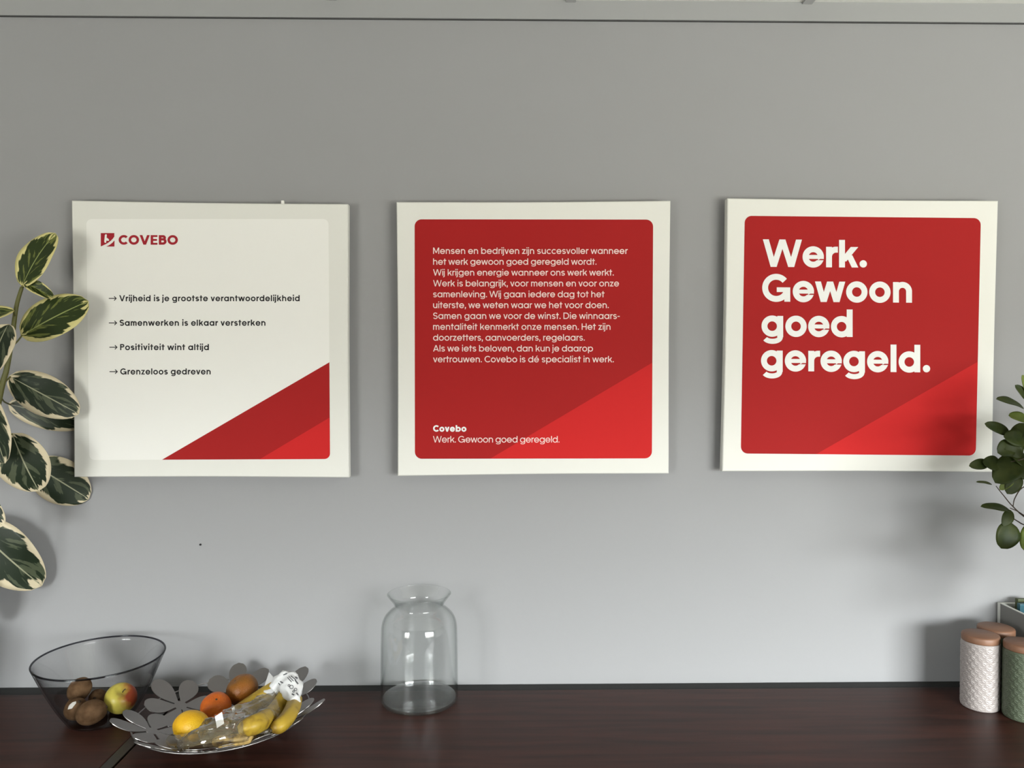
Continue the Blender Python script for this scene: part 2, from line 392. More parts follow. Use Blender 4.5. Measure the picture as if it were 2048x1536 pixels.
    if ch == '.': g.append(disc(dr, dr, dr)); return g, 0.05 + ex, 2 * dr, 0.05
    if ch == ',': g.append(disc(dr, dr, dr)); g.append(diag(dr * 0.5, -0.17, dr * 1.25, 0.06, w * 0.8)); return g, 0.05 + ex, 2 * dr, 0.05
    if ch == '-': g.append(bar(0, 0.36, 0.33, 0.33 + wbz)); return g, 0.05, 0.36, 0.05
    if ch == '>':
        st([(0, 0.47), (1.2, 0.47)], w * 0.72); st([(0.88, 0.47 + 0.34), (1.22, 0.47), (0.88, 0.47 - 0.34)], w * 0.72); return g, 0, 1.24, 0
    raise ValueError(ch)
def set_line(text, w, x0, x1, y0, y1, cap):
    """lay one line out between two points of its baseline; returns strokes in the same 2-D frame (y downward)"""
    gl = [glyph(c, w) for c in text]
    x = -gl[0][1]; pos = []
    for q in gl: x += q[1]; pos.append(x); x += q[2] + q[3]
    nat = x - gl[-1][3]; want = (x1 - x0) / cap; n = len(text) - 1
    tr = (want - nat) / n if n else 0
    tr_c = max(-0.07, min(0.03, tr)); sxx = want / (nat + tr_c * n)      # rest of the difference as width
    out = []; sl = (y1 - y0) / (x1 - x0)
    for i, q in enumerate(gl):
        for polys in q[0]:
            out.append([[(x0 + (pos[i] + i * tr_c + p.x) * sxx * cap, y0 - p.y * cap + (pos[i] + i * tr_c + p.x) * sxx * cap * sl) for p in poly] for poly in polys])
    return out

# ---------------------------------------------------------------- canvas prints
M['canvas'] = mat('canvas_cloth', (0.70, 0.693, 0.645), 0.75, spec=0.2); bump(M['canvas'], 900, 0.12, 0.0004)
M['white_ink'] = mat('white_print', (0.785, 0.775, 0.735), 0.7, spec=0.2)
M['red'] = mat('red_print', (0.335, 0.014, 0.014), 0.65, spec=0.10)
M['red_bright'] = mat('bright_red_print', (0.52, 0.019, 0.019), 0.65, spec=0.10)
M['logo_red'] = mat('logo_red_print', (0.33, 0.012, 0.022), 0.6, spec=0.2)
M['ink'] = mat('black_print', (0.02, 0.018, 0.02), 0.6, spec=0.2)
M['letter_white'] = mat('white_lettering', (0.74, 0.74, 0.72), 0.6, spec=0.2)
M['letter_pink'] = mat('fine_white_lettering', (0.80, 0.62, 0.57), 0.6, spec=0.2)
M['nail'] = mat('zinc', (0.5, 0.5, 0.5), 0.35, 1.0)
CT, CO = 0.022, 0.018           # canvas thickness, stand-off from the wall
YF = -(CT + CO)                 # front of the canvases
def lerp4(q, u, v):             # q = TL, TR, BR, BL in pixels
    t = Vector(q[0]).lerp(Vector(q[1]), u); b = Vector(q[3]).lerp(Vector(q[2]), u); return t.lerp(b, v)
def flat(name, polys, layer, m, parent, step=0.0):
    """printed shapes on a canvas front; polys are pixel outlines, layer counts up towards the room"""
    b = MB()
    for k, stroke_polys in enumerate(polys):
        y = YF - 0.00025 * layer - step * k
        for poly in stroke_polys:
            pts = [ony(p[0], p[1], y) for p in poly]
            nrm = (pts[1] - pts[0]).cross(pts[2] - pts[0])
            if nrm.y > 0: pts = pts[::-1]
            b.add((pts, [tuple(range(len(pts)))]))
    return b.build(name, m, parent)
def rounded(q, r, corners=(1, 1, 1, 1)):
    w = (Vector(q[1]) - Vector(q[0])).length; h = (Vector(q[3]) - Vector(q[0])).length; ru, rv = r / w, r / h; o = []
    for k, (cu, cv, a) in enumerate(((ru, rv, 180), (1 - ru, rv, 270), (1 - ru, 1 - rv, 0), (ru, 1 - rv, 90))):
        if not corners[k]: o.append(lerp4(q, [0, 1, 1, 0][k], [0, 0, 1, 1][k])); continue
        for i in range(9):
            t = math.radians(a + i * 90 / 8); o.append(lerp4(q, cu + ru * math.cos(t), cv + rv * math.sin(t)))
    return [(p.x, p.y) for p in o]
def canvas(q, label):
    c = [ony(*p, YF) for p in q]; mid = sum(c, Vector()) / 4
    t = thing('canvas_print', label, 'canvas print', (mid.x, 0, mid.z), 'square canvas prints on the grey wall')
    # stretched cloth: the sides bow in a touch between the corners
    n = 12; ring = []
    for k in range(4):
        a, b = c[k], c[(k + 1) % 4]
        for i in range(n):
            s = i / n; p = a.lerp(b, s); ring.append(p + (mid - p).normalized() * 0.0016 * math.sin(PI * s))
    v = []
    for off, y in ((0.0018, 0), (0, 0.0018), (0, CT)):
        for p in ring: v.append(Vector((p.x + (mid.x - p.x) * off / 0.3, YF + y, p.z + (mid.z - p.z) * off / 0.3)))
    N = len(ring); f = [tuple(range(N))]
    for j in range(2):
        for i in range(N): f.append((j * N + i, j * N + (i + 1) % N, (j + 1) * N + (i + 1) % N, (j + 1) * N + i))
    f.append(tuple(range(2 * N, 3 * N))[::-1])
    b = MB().add((v, f)); o = b.build('canvas', M['canvas'], t)
    bm = bmesh.new(); bm.from_mesh(o.data); bmesh.ops.recalc_face_normals(bm, faces=bm.faces); bm.to_mesh(o.data); bm.free()
    zt = (c[0].z + c[1].z) / 2
    MB().box(mid.x - 0.03, mid.x + 0.03, -CO + 0.0003, 0, zt - 0.06, zt - 0.03).build('wall_bracket', M['nail'], t)
    return t
# left print: white with bullet lines
q1 = [(143, 401), (696, 408), (698, 955), (148, 954)]
c1 = canvas(q1, 'white canvas print with four black arrow lines and a red corner triangle')
p1 = [(172.5, 438), (657, 438), (660, 918), (178.5, 920)]
flat('printed_panel', [[rounded(p1, 11)]], 1, M['white_ink'], c1)
def fillet_tri(tip, up, q, r):  # triangle in the lower right corner of panel q with that corner rounded
    br = Vector(q[2]); a = Vector(tip); b = Vector(up); d1 = (a - br).normalized(); d2 = (b - br).normalized()
    c = br + (d1 + d2) * r; o = [a]
    for i in range(9):
        t = i / 8 * PI / 2; o.append(c - d2 * r * math.cos(t) - d1 * r * math.sin(t))
    o.append(b); return [(p.x, p.y) for p in o]
flat('red_triangle', [[fillet_tri((324, 919.4), (658.8, 724.5), p1, 11)]], 2, M['red'], c1)
flat('bright_triangle', [[fillet_tri((519, 918.7), (659.5, 835), p1, 11)]], 3, M['red_bright'], c1)
L = []
for txt, xa0, xa1, x0, x1, y in (('Vrijheid is je grootste verantwoordelijkheid', 217.6, 232.6, 238.4, 599.4, 602.6), ('Samenwerken is elkaar versterken', 217.7, 233.5, 239.2, 531, 651.6),
                                 ('Positiviteit wint altijd', 218.8, 234.2, 240.2, 417.8, 700.3), ('Grenzeloos gedreven', 219, 234.8, 240.5, 421.4, 749)):
    L += set_line('>', 0.19, xa0, xa1, y, y, 12.2); L += set_line(txt, 0.198, x0, x1, y, y - (x1 - x0) * 0.0006, 12.2)
flat('lettering', L, 2, M['ink'], c1, 2e-7)
flat('company_name', set_line('COVEBO', 0.245, 237.2, 355.8, 489.3, 489.5, 19.2), 2, M['logo_red'], c1, 2e-6)
Z = lambda pts: [(180 + a / 10.24, 450 + b / 10.24) for a, b in pts]
sw1 = [(498, 236), (470, 278), (430, 318), (380, 358), (330, 388), (280, 412), (235, 434), (220, 436)]
flat('emblem', [[Z([(220, 165), (498, 165)] + sw1)], [Z([(330, 441), (385, 416), (430, 386), (468, 352), (502, 314), (500, 441)])]], 2, M['logo_red'], c1)
fig = [(305, 205), (318, 190), (336, 190), (345, 206), (342, 235), (339, 262), (355, 266), (375, 282), (392, 306), (386, 322), (372, 326), (352, 322), (336, 318), (333, 348), (326, 364), (308, 366), (295, 354), (292, 330), (298, 270)]
flat('emblem_figure', [[Z(fig)]], 3, M['white_ink'], c1)
MB().box(*(lambda p: (p.x - 0.0035, p.x + 0.0035, YF + 0.004, YF + 0.012, p.z - 0.004, p.z + 0.006))(ony(564, 405, YF))).build('loose_clip', M['white_ink'], c1, bev=0.001)
# middle print: red with a text block
q2 = [(793, 404), (1341, 401.5), (1337.5, 947), (795.5, 952)]
c2 = canvas(q2, 'red canvas print with a block of eleven small white text lines')
p2 = [(829.2, 438.6), (1306.3, 439.2), (1303.8, 916.8), (829.8, 917.6)]
flat('printed_panel', [[rounded(p2, 14)]], 1, M['red'], c2)
flat('bright_triangle', [[fillet_tri((981, 917), (1304.4, 725.5), p2, 14)]], 2, M['red_bright'], c2)
TX = ['Mensen en bedrijven zijn succesvoller wanneer', 'het werk gewoon goed geregeld wordt.', 'Wij krijgen energie wanneer ons werk werkt.', 'Werk is belangrijk, voor mensen en voor onze',
      'samenleving. Wij gaan iedere dag tot het', 'uiterste, we weten waar we het voor doen.', 'Samen gaan we voor de winst. Die winnaars-', 'mentaliteit kenmerkt onze mensen. Het zijn',
      'doorzetters, aanvoerders, regelaars.', 'Als we iets beloven, dan kun je daarop', 'vertrouwen. Covebo is dé specialist in werk.']
EX = [1255.5, 1193, 1227.6, 1238, 1209, 1217.6, 1239.5, 1221, 1169.6, 1186, 1227.6]
L = []
for i, (t, e) in enumerate(zip(TX, EX)): L += set_line(t, 0.14, 866.2, e, 507.8 + 21.68 * i, 507.8 + 21.68 * i, 12.7)
L += set_line('Werk. Gewoon goed geregeld.', 0.125, 866, 1119, 885, 885, 12.9)
flat('lettering', L, 3, M['letter_pink'], c2, 2e-7)
flat('bold_name', set_line('Covebo', 0.24, 866.2, 932.8, 863.3, 863.3, 12.9), 3, M['letter_white'], c2, 2e-6)
# right print: slogan
q3 = [(1455, 396.5), (1996.6, 401.5), (1984.5, 944), (1444.6, 942.6)]
c3 = canvas(q3, 'red canvas print with four lines of huge bold white slogan lettering')
p3 = [(1489.5, 431.6), (1961.8, 436.2), (1951.6, 911.2), (1481.6, 907)]
flat('printed_panel', [[rounded(p3, 14)]], 1, M['red'], c3)
flat('bright_triangle', [[fillet_tri((1632.5, 908.3), (1955.6, 723.5), p3, 14)]], 2, M['red_bright'], c3)
L = []
for t, x0, x1, y0, y1 in (('Werk.', 1525.4, 1733.9, 533.6, 535.2), ('Gewoon', 1524.4, 1824, 603, 605.4), ('goed', 1523, 1705.2, 672.6, 674), ('geregeld.', 1522, 1860.4, 741.8, 744.8)):
    L += set_line(t, 0.214, x0, x1, y0, y1, 55.0)
flat('lettering', L, 3, M['letter_white'], c3, 2e-6)
# small dark mark on the wall
o = MB().add(lathe([(0.0001, -0.003), (0.0022, -0.003), (0.0026, -0.001), (0.0026, 0.001), (0.0001, 0.001)], 12)).build('wall_nail', M['ink'])
p = ony(401, 1089, 0); o.rotation_euler = (PI / 2, 0, 0); o.location = (p.x, -0.001, p.z)
tag(o, 'tiny dark nail head in the grey wall below the left canvas print', 'nail')

# ---------------------------------------------------------------- clear vase
M['clear_glass'] = film('clear_glass', (0.984, 0.988, 0.986), (0.66, 0.70, 0.68), 1.3)
M['glass_base'] = film('thick_glass', (0.93, 0.94, 0.935), (0.6, 0.63, 0.62), 1.4)
M['smoke_glass'] = film('smoky_glass', (0.90, 0.90, 0.90), (0.22, 0.22, 0.235), 1.0)
M['smoke_rim'] = film('smoky_glass_rim', (0.30, 0.30, 0.33), (0.12, 0.12, 0.14), 1.0)
def shell(outer, th, n=96):
    """closed glass wall: outer profile (r,z) from the middle of the foot up to the rim and the inner one back"""
    inner = []
    for i, (r, z) in enumerate(outer):
        a = Vector(outer[max(0, i - 1)]); b = Vector(outer[min(len(outer) - 1, i + 1)]); t = (b - a).normalized(); nm = Vector((-t.y, t.x))
        inner.append((max(0.0002, r + nm.x * th), z + nm.y * th))
    r, z = outer[-1]
    return outer + [(r - th * 0.5, z + th * 0.45)] + inner[::-1]
vc = onz(841.5, 1390, H); 
def profile(pts, n=40):
    return [(max(0.0002, p.x), p.y) for p in curve([Vector((a, b, 0)) for a, b in pts], n)]
RB = 75.5 * mpp(vc); vc.y = -(RB + 0.006)
k = RB / 75.5                   # metres per pixel on the vase
vz = (onz(841, 1430, H) - CAM).length
VH = CAM.z + (lambda d: d.z * ((vc.y - CAM.y) / d.y))(ray(842, 1187)) - H
vase = thing('glass_vase', 'clear glass vase with a flared neck standing empty against the wall', 'vase', (vc.x, vc.y, H))
prof = profile([(0.0002, 0.004), (RB * 0.6, 0.003), (RB * 0.9, 0.0005), (RB * 0.985, 0.006), (RB, 0.02), (RB * 0.995, VH * 0.35), (RB * 0.985, VH * 0.62), (RB * 0.965, VH * 0.72), (RB * 0.90, VH * 0.785),
                (RB * 0.78, VH * 0.835), (RB * 0.665, VH * 0.868), (RB * 0.635, VH * 0.893), (RB * 0.68, VH * 0.93), (RB * 0.77, VH * 0.972), (RB * 0.825, VH)], 60)
pyd('vessel', lathe(shell(prof, 0.0025), 96), M['clear_glass'], vase, True)
pyd('base', lathe([(0.0002, 0.0068), (RB * 0.9, 0.0068), (RB * 0.955, 0.010), (RB * 0.93, 0.0125), (RB * 0.6, 0.0115), (0.0002, 0.0115)], 64), M['glass_base'], vase, True)

# ---------------------------------------------------------------- smoky glass bowl with kiwis and an apple
bc = onz(201.5, 1436, H)
BH, BR, BB = 0.122 * S, 0.1195 * S, 0.061 * S
bowl = thing('glass_bowl', 'smoky grey glass bowl holding kiwis and an apple at the left', 'bowl', (bc.x, bc.y, H))
prof = profile([(0.0002, 0.0005), (BB * 0.7, 0.0005), (BB * 0.94, 0.001), (BB * 1.02, 0.007), (BB + (BR - BB) * 0.30, BH * 0.27), (BB + (BR - BB) * 0.66, BH * 0.62), (BR, BH)], 40)
pyd('vessel', lathe(shell(prof, 0.0032), 96), M['smoke_glass'], bowl, True)
pyd('rim', tube([Vector(((BR - 0.0014) * math.cos(2 * PI * i / 96), (BR - 0.0014) * math.sin(2 * PI * i / 96), BH + 0.0016)) for i in range(97)], 0.0021, 8, False), M['smoke_rim'], bowl, True)
def bowl_pt(px, py, z): return onz(px, py, H + z)
M['kiwi'] = mat('kiwi_skin', (0.10, 0.055, 0.025), 0.85, spec=0.15); mottle(M['kiwi'], (0.085, 0.045, 0.02), (0.19, 0.11, 0.055), 60, 6, lo=0.3, hi=0.75); bump(M['kiwi'], 500, 0.5, 0.001)
M['kiwi_end'] = mat('kiwi_end', (0.05, 0.03, 0.015), 0.9)
M['sticker'] = mat('paper_sticker', (0.75, 0.72, 0.66), 0.6); M['sticker_ink'] = mat('sticker_print', (0.3, 0.22, 0.12), 0.6)
def rot(rx, ry, rz): return Matrix.Rotation(rz, 3, 'Z') @ Matrix.Rotation(ry, 3, 'Y') @ Matrix.Rotation(rx, 3, 'X')
def ovoid(a, b, c, seed, nz=0.04, tip=0.0, freq=1.4):
    def fn(t, ph):
        n = Vector((math.sin(ph) * math.cos(t), math.sin(ph) * math.sin(t), math.cos(ph)))
        s = 1 + nz * noise.noise(n * freq + Vector((seed, 0, 0)))
        return Vector((n.x * a, n.y * b, n.z * c * (1 + tip * abs(n.z) ** 8))) * s
    return fn
def fruit(name, label, cat, loc, fn, m, rotm, group=None, nu=40, nv=26):
    t = thing(name, label, cat, loc, group)
    v, f = sphere(lambda a, b: rotm @ fn(a, b), nu, nv); pyd('flesh' if name != 'lemon' else 'peel', (v, f), m, t, True)
    return t
def end_cap(t, rotm, fn, ph, m, name, r=0.005, up=0.001):
    p = rotm @ fn(0, ph); d = (rotm @ Vector((0, 0, 1 if ph < 1 else -1)))
    v, f = tube([p - d * 0.003, p + d * up, p + d * (up + 0.001)], [r, r * 0.9, r * 0.4], 10); pyd(name, (v, f), m, t, True)
bowl_group = 'kiwis in the smoky glass bowl'
KIW = [  # px, py, z, r, length, rotation, label
    (170, 1430, 0.030, 0.0265, 0.0325, (0.2, 1.25, 0.35), 'kiwi lying lowest at the front of the glass bowl, beside the apple'),
    (137, 1404, 0.046, 0.0240, 0.027, (0.5, 0.5, 0.2), 'kiwi with a white sticker against the left side of the glass bowl'),
    (150, 1381, 0.052, 0.0245, 0.028, (0.3, 0.9, 1.2), 'kiwi behind the stickered one in the glass bowl'),
    (186, 1392, 0.034, 0.0205, 0.025, (1.2, 0.2, 0.1), 'kiwi in the middle of the glass bowl, left of the apple'),
    (216, 1366, 0.058, 0.0195, 0.023, (0.4, 0.8, 0.4), 'small tawny kiwi highest at the back of the glass bowl')]
SET = [[bowl_pt(k_[0], k_[1], k_[2]), (k_[4] + k_[3]) / 2 * 0.99, k_[3]] for k_ in KIW] + [[bowl_pt(228, 1407, 0.040), 0.0352, 0.0352]]
for it in range(500):            # push overlapping fruit apart inside the bowl's wall
    for a in range(len(SET)):
        for b_ in range(a):
            d = SET[a][0] - SET[b_][0]; m_ = (SET[a][1] + SET[a][2] + SET[b_][1] + SET[b_][2]) / 2 + 0.0015 - d.length
            if m_ > 0: d.normalize(); SET[a][0] += d * m_ * 0.5; SET[b_][0] -= d * m_ * 0.5
    for q in SET:
        p = q[0]; R_ = q[1]; z = max(p.z - H, 0.0075 + q[2]); h2 = Vector((p.x - bc.x, p.y - bc.y)); sl_ = (BR - BB) / BH
        lim = BB + sl_ * (z - 0.006) - 0.0035 - (R_ + 0.001) * math.sqrt(1 + sl_ * sl_)
        if h2.length > lim: h2 = h2.normalized() * max(lim, 0.0)
        z -= 0.0003 * (1 - it / 500)
        q[0] = Vector((bc.x + h2.x, bc.y + h2.y, H + max(z, 0.0075 + q[2])))
for i, (px, py, z, r, ln, rr, lab) in enumerate(KIW):
    R3 = rot(*rr); fn = ovoid(r, r * 0.96, ln, 3.1 * i, 0.05)
    p = SET[i][0]; t = fruit('kiwi', lab, 'kiwi', p, fn, M['kiwi'], R3, bowl_group); end_cap(t, R3, fn, 0.0, M['kiwi_end'], 'calyx', 0.004)
    if i == 1:
        # sticker hugging the skin on the camera-left side
        d0 = (CAM - Vector(p)).normalized(); s0 = Vector((0, 0, 1)).cross(d0).normalized() * -1; u0 = s0.cross(d0) * -1
        vv = []; ff = []; nn = 6; ax = Vector((0, 0, 1))
        inv = R3.inverted()
        for a in range(nn + 1):
            for b in range(nn + 1):
                uu, ww = (a / nn - 0.5) * 0.85, (b / nn - 0.5) * 1.05
                cut = 1 - 0.75 * abs(ww)
                d = inv @ (d0 + s0 * (0.42 + uu * cut - ww * 0.35) + Vector((0, 0, 1)) * (0.55 + ww)).normalized()
                ph = math.acos(max(-1, min(1, d.z / 1))); th = math.atan2(d.y, d.x)
                q = fn(th, ph); vv.append(R3 @ (q * 1.02))
        s0 = s0
        for a in range(nn):
            for b in range(nn): i0 = a * (nn + 1) + b; ff.append((i0, i0 + 1, i0 + nn + 2, i0 + nn + 1))
        pyd('sticker', (vv, ff), M['sticker'], t, True)
# apple: yellow green with a red cheek on its right
M['apple'] = mat('apple_skin', (0.55, 0.45, 0.06), 0.35, spec=0.4)
n, l, b = nodes(M['apple'])
t_ = n.new('ShaderNodeTexCoord'); sp = n.new('ShaderNodeSeparateXYZ'); l.new(t_.outputs['Object'], sp.inputs[0])
ma = n.new('ShaderNodeMath'); ma.operation = 'MULTIPLY_ADD'; ma.inputs[1].default_value = 1 / 0.07; ma.inputs[2].default_value = 0.42; l.new(sp.outputs['X'], ma.inputs[0])
mz = n.new('ShaderNodeMath'); mz.operation = 'MULTIPLY_ADD'; mz.inputs[1].default_value = 1 / 0.16; l.new(sp.outputs['Z'], mz.inputs[0]); l.new(ma.outputs[0], mz.inputs[2])
nz = n.new('ShaderNodeTexNoise'); nz.inputs['Scale'].default_value = 70; l.new(t_.outputs['Object'], nz.inputs['Vector'])
m2 = n.new('ShaderNodeMath'); m2.operation = 'MULTIPLY_ADD'; m2.inputs[1].default_value = 0.3; l.new(nz.outputs['Fac'], m2.inputs[0]); l.new(mz.outputs[0], m2.inputs[2])
cr = n.new('ShaderNodeValToRGB'); l.new(m2.outputs[0], cr.inputs[0])
cr.color_ramp.elements[0].position = 0.75; cr.color_ramp.elements[0].color = (0.62, 0.52, 0.09, 1); cr.color_ramp.elements[1].position = 1.1 if False else 1.0; cr.color_ramp.elements[1].color = (0.30, 0.05, 0.015, 1)
l.new(cr.outputs[0], b.inputs['Base Color'])
M['stalk'] = mat('fruit_stalk', (0.06, 0.04, 0.02), 0.8)
AR = 0.0345
def applefn(t, ph):
    c = math.cos(ph); s = math.sin(ph); r = AR * (1.0 + 0.05 * c); d = 0.35 * math.exp(-(ph / 0.42) ** 2) + 0.22 * math.exp(-((PI - ph) / 0.4) ** 2)
    return Vector((r * s * math.cos(t), r * s * math.sin(t), r * 0.95 * c * (1 - d)))
ap_r = rot(0.5, 0.35, 0.2)
apple = fruit('apple', 'yellow green apple with a red cheek in the glass bowl', 'apple', SET[-1][0], applefn, M['apple'], ap_r)
pp = applefn(0, 0); pyd('stalk', tube([ap_r @ Vector((0, 0, pp.z - 0.002)), ap_r @ Vector((0.001, 0, pp.z + 0.006)), ap_r @ Vector((0.004, 0, pp.z + 0.013))], [0.0012, 0.0011, 0.0014], 8), M['stalk'], apple, True)

# ---------------------------------------------------------------- metal flower dish
M['steel'] = mat('satin_steel', (0.30, 0.285, 0.275), 0.42, 1.0); bump(M['steel'], 900, 0.06, 0.0003)
DR, DH = 0.180 * S, 0.060
dc = onz(447, 1401, H + 0.072); dc.z = H
def surf(r): return 0.004 + DH * (r / DR) ** 2.3
dish = thing('fruit_dish', 'steel fruit dish made of cut-out flowers beside the glass bowl', 'dish', (dc.x, dc.y, H))
def dish_vec(x, y, lift=0.0):
    r = math.hypot(x, y); z = surf(r); sl = DH * 2.3 / DR * (r / DR) ** 1.3 if r > 0 else 0
    n = Vector((-sl * x / max(r, 1e-6), -sl * y / max(r, 1e-6), 1)).normalized()
    return Vector((x, y, z)) + n * lift
def flower(cx, cy, fr, a0, npet=6, seed=0, th=0.0014):
    """one flower of petals joined at a hub, pressed to the dish surface, with sheet thickness"""
    rings = []; na = 26; rnd = random.Random(seed); b = MB()
    def put(lay):                # (x,y) outline rows -> solid sheet
        rows = len(lay); cols = len(lay[0]); v = []; f = []
        for lift in (th, 0.0):
            for row in lay:
                for (x, y) in row: v.append(dish_vec(cx + x, cy + y, lift))
        o = rows * cols
        for i in range(rows - 1):
            for j in range(cols - 1):
                p = i * cols + j; f.append((p, p + 1, p + cols + 1, p + cols)); f.append((o + p, o + p + cols, o + p + cols + 1, o + p + 1))
        edge = [i * cols for i in range(rows)] + [(rows - 1) * cols + j for j in range(1, cols)] + [i * cols + cols - 1 for i in range(rows - 2, -1, -1)] + [j for j in range(cols - 2, 0, -1)]
        for i in range(len(edge)): p, q = edge[i], edge[(i + 1) % len(edge)]; f.append((p, o + p, o + q, q))
        b.add((v, f))
    hub = fr * 0.15
    put([[(hub * 1.15 * r / 3 * math.cos(2 * PI * j / 20), hub * 1.15 * r / 3 * math.sin(2 * PI * j / 20)) for j in range(21)] for r in range(0, 4)])
    for k in range(npet):
        a = a0 + 2 * PI * k / npet + rnd.uniform(-0.07, 0.07); ln = fr * rnd.uniform(0.93, 1.06); wd = fr * rnd.uniform(0.25, 0.29)
        lay = []
        for i in range(21):
            s = i / 20; x = hub * 0.7 + (ln - hub * 0.7) * s
            hw = wd * (0.15 + 0.85 * math.sin(PI / 2 * min(1.0, s / 0.66)) ** 1.25) * (1 if s < 0.66 else math.sqrt(max(0.0, 1 - ((s - 0.66) / 0.34) ** 2)))
            hw = max(hw, 0.0004)
            lay.append([(x * math.cos(a) - hw * q * math.sin(a), x * math.sin(a) + hw * q * math.cos(a)) for q in (-1, -0.5, 0, 0.5, 1)])
        put(lay)
    return b
NF = 7
for k in range(NF + 1):
    ang = math.radians(150 + k * 360 / NF)
    rr = 0.124 * S if k < NF else 0
    o = flower(rr * math.cos(ang), rr * math.sin(ang), 0.069 * S if k < NF else 0.058 * S, ang + (0.30 if k % 2 else 0.05), 6, 20 + k)
    ob = o.build('flower', M['steel'], None); ob.parent = dish
    bm = bmesh.new(); bm.from_mesh(ob.data); bmesh.ops.recalc_face_normals(bm, faces=bm.faces); bm.to_mesh(ob.data); bm.free()
# thin rim wire under the petals and a foot ring
wire = [dish_vec(0.158 * S * math.cos(2 * PI * i / 72), 0.158 * S * math.sin(2 * PI * i / 72), -0.002) for i in range(73)]
pyd('support_wire', tube(wire, 0.0016, 6), M['steel'], dish, True)
pyd('foot_ring', tube([Vector((0.06 * math.cos(2 * PI * i / 48), 0.06 * math.sin(2 * PI * i / 48), 0.0022)) for i in range(49)], 0.0022, 6), M['steel'], dish, True)

def rest(px, py, rad, extra=0.0):           # centre of a fruit of that radius lying on the dish at a pixel
    z = H + 0.17
    while z > H:
        p = onz(px, py, z); r = math.hypot(p.x - dc.x, p.y - dc.y)
        if r < DR * 0.95 and z <= H + surf(r) + 0.0025 + rad * 1.03 * math.sqrt(1 + (DH * 2.3 / DR * (r / DR) ** 1.3) ** 2) + extra: return p
        z -= 0.0004
    return onz(px, py, H + surf(DR * 0.9) + rad + extra)
M['lemon'] = mat('lemon_peel', (0.72, 0.40, 0.01), 0.42, spec=0.4); mottle(M['lemon'], (0.70, 0.36, 0.008), (0.80, 0.48, 0.015), 25); bump(M['lemon'], 330, 0.35, 0.0012, 'vor')
M['orange'] = mat('mandarin_peel', (0.50, 0.10, 0.008), 0.42, spec=0.4); mottle(M['orange'], (0.46, 0.085, 0.006), (0.56, 0.13, 0.01), 22); bump(M['orange'], 300, 0.4, 0.0012, 'vor')
M['orange_dark'] = mat('orange_peel_green', (0.30, 0.13, 0.015), 0.45, spec=0.4); mottle(M['orange_dark'], (0.13, 0.060, 0.008), (0.26, 0.085, 0.008), 14); bump(M['orange_dark'], 300, 0.4, 0.0012, 'vor')
def lemonfn(t, ph):
    n = Vector((math.sin(ph) * math.cos(t), math.sin(ph) * math.sin(t), math.cos(ph)))
    return Vector((n.x * 0.0315, n.y * 0.0315, n.z * 0.0405 + 0.006 * (abs(n.z) ** 14) * (1 if n.z > 0 else -1)))
R3 = rot(0, PI / 2 - 0.08, -0.35)
lem = fruit('lemon', 'bright yellow lemon at the front of the flower dish', 'lemon', rest(383, 1452, 0.0315), lemonfn, M['lemon'], R3)
lemR = R3.inverted()
end_cap(lem, R3, lemonfn, PI, M['stalk'], 'stem_end', 0.003)
def citrus(px, py, r, m, label, seed, extra=0.0, sq=0.9, rr=(0.4, 0.3, 0)):
    fn = lambda t, ph: Vector((r * math.sin(ph) * math.cos(t), r * math.sin(ph) * math.sin(t), r * sq * math.cos(ph) * (1 - 0.10 * math.exp(-(ph / 0.3) ** 2) - 0.06 * math.exp(-((PI - ph) / 0.3) ** 2)))) * (1 + 0.025 * noise.noise(Vector((math.cos(t) * 1.4, math.sin(t) * 1.4, ph + seed))))
    R3 = rot(*rr); t = fruit('mandarin', label, 'mandarin', rest(px, py, r * 0.95, extra), fn, m, R3, 'mandarins in the flower dish')
    end_cap(t, R3, fn, 0.0, M['stalk'], 'stem_button', 0.0026, 0.0005)
citrus(432, 1414, 0.0330, M['orange'], 'red orange mandarin next to the lemon in the flower dish', 1.0, rr=(0.5, 0.25, 0))
citrus(484, 1379, 0.0370, M['orange_dark'], 'large brownish orange mandarin at the back of the flower dish', 2.0, sq=0.86, rr=(0.3, -0.5, 0))

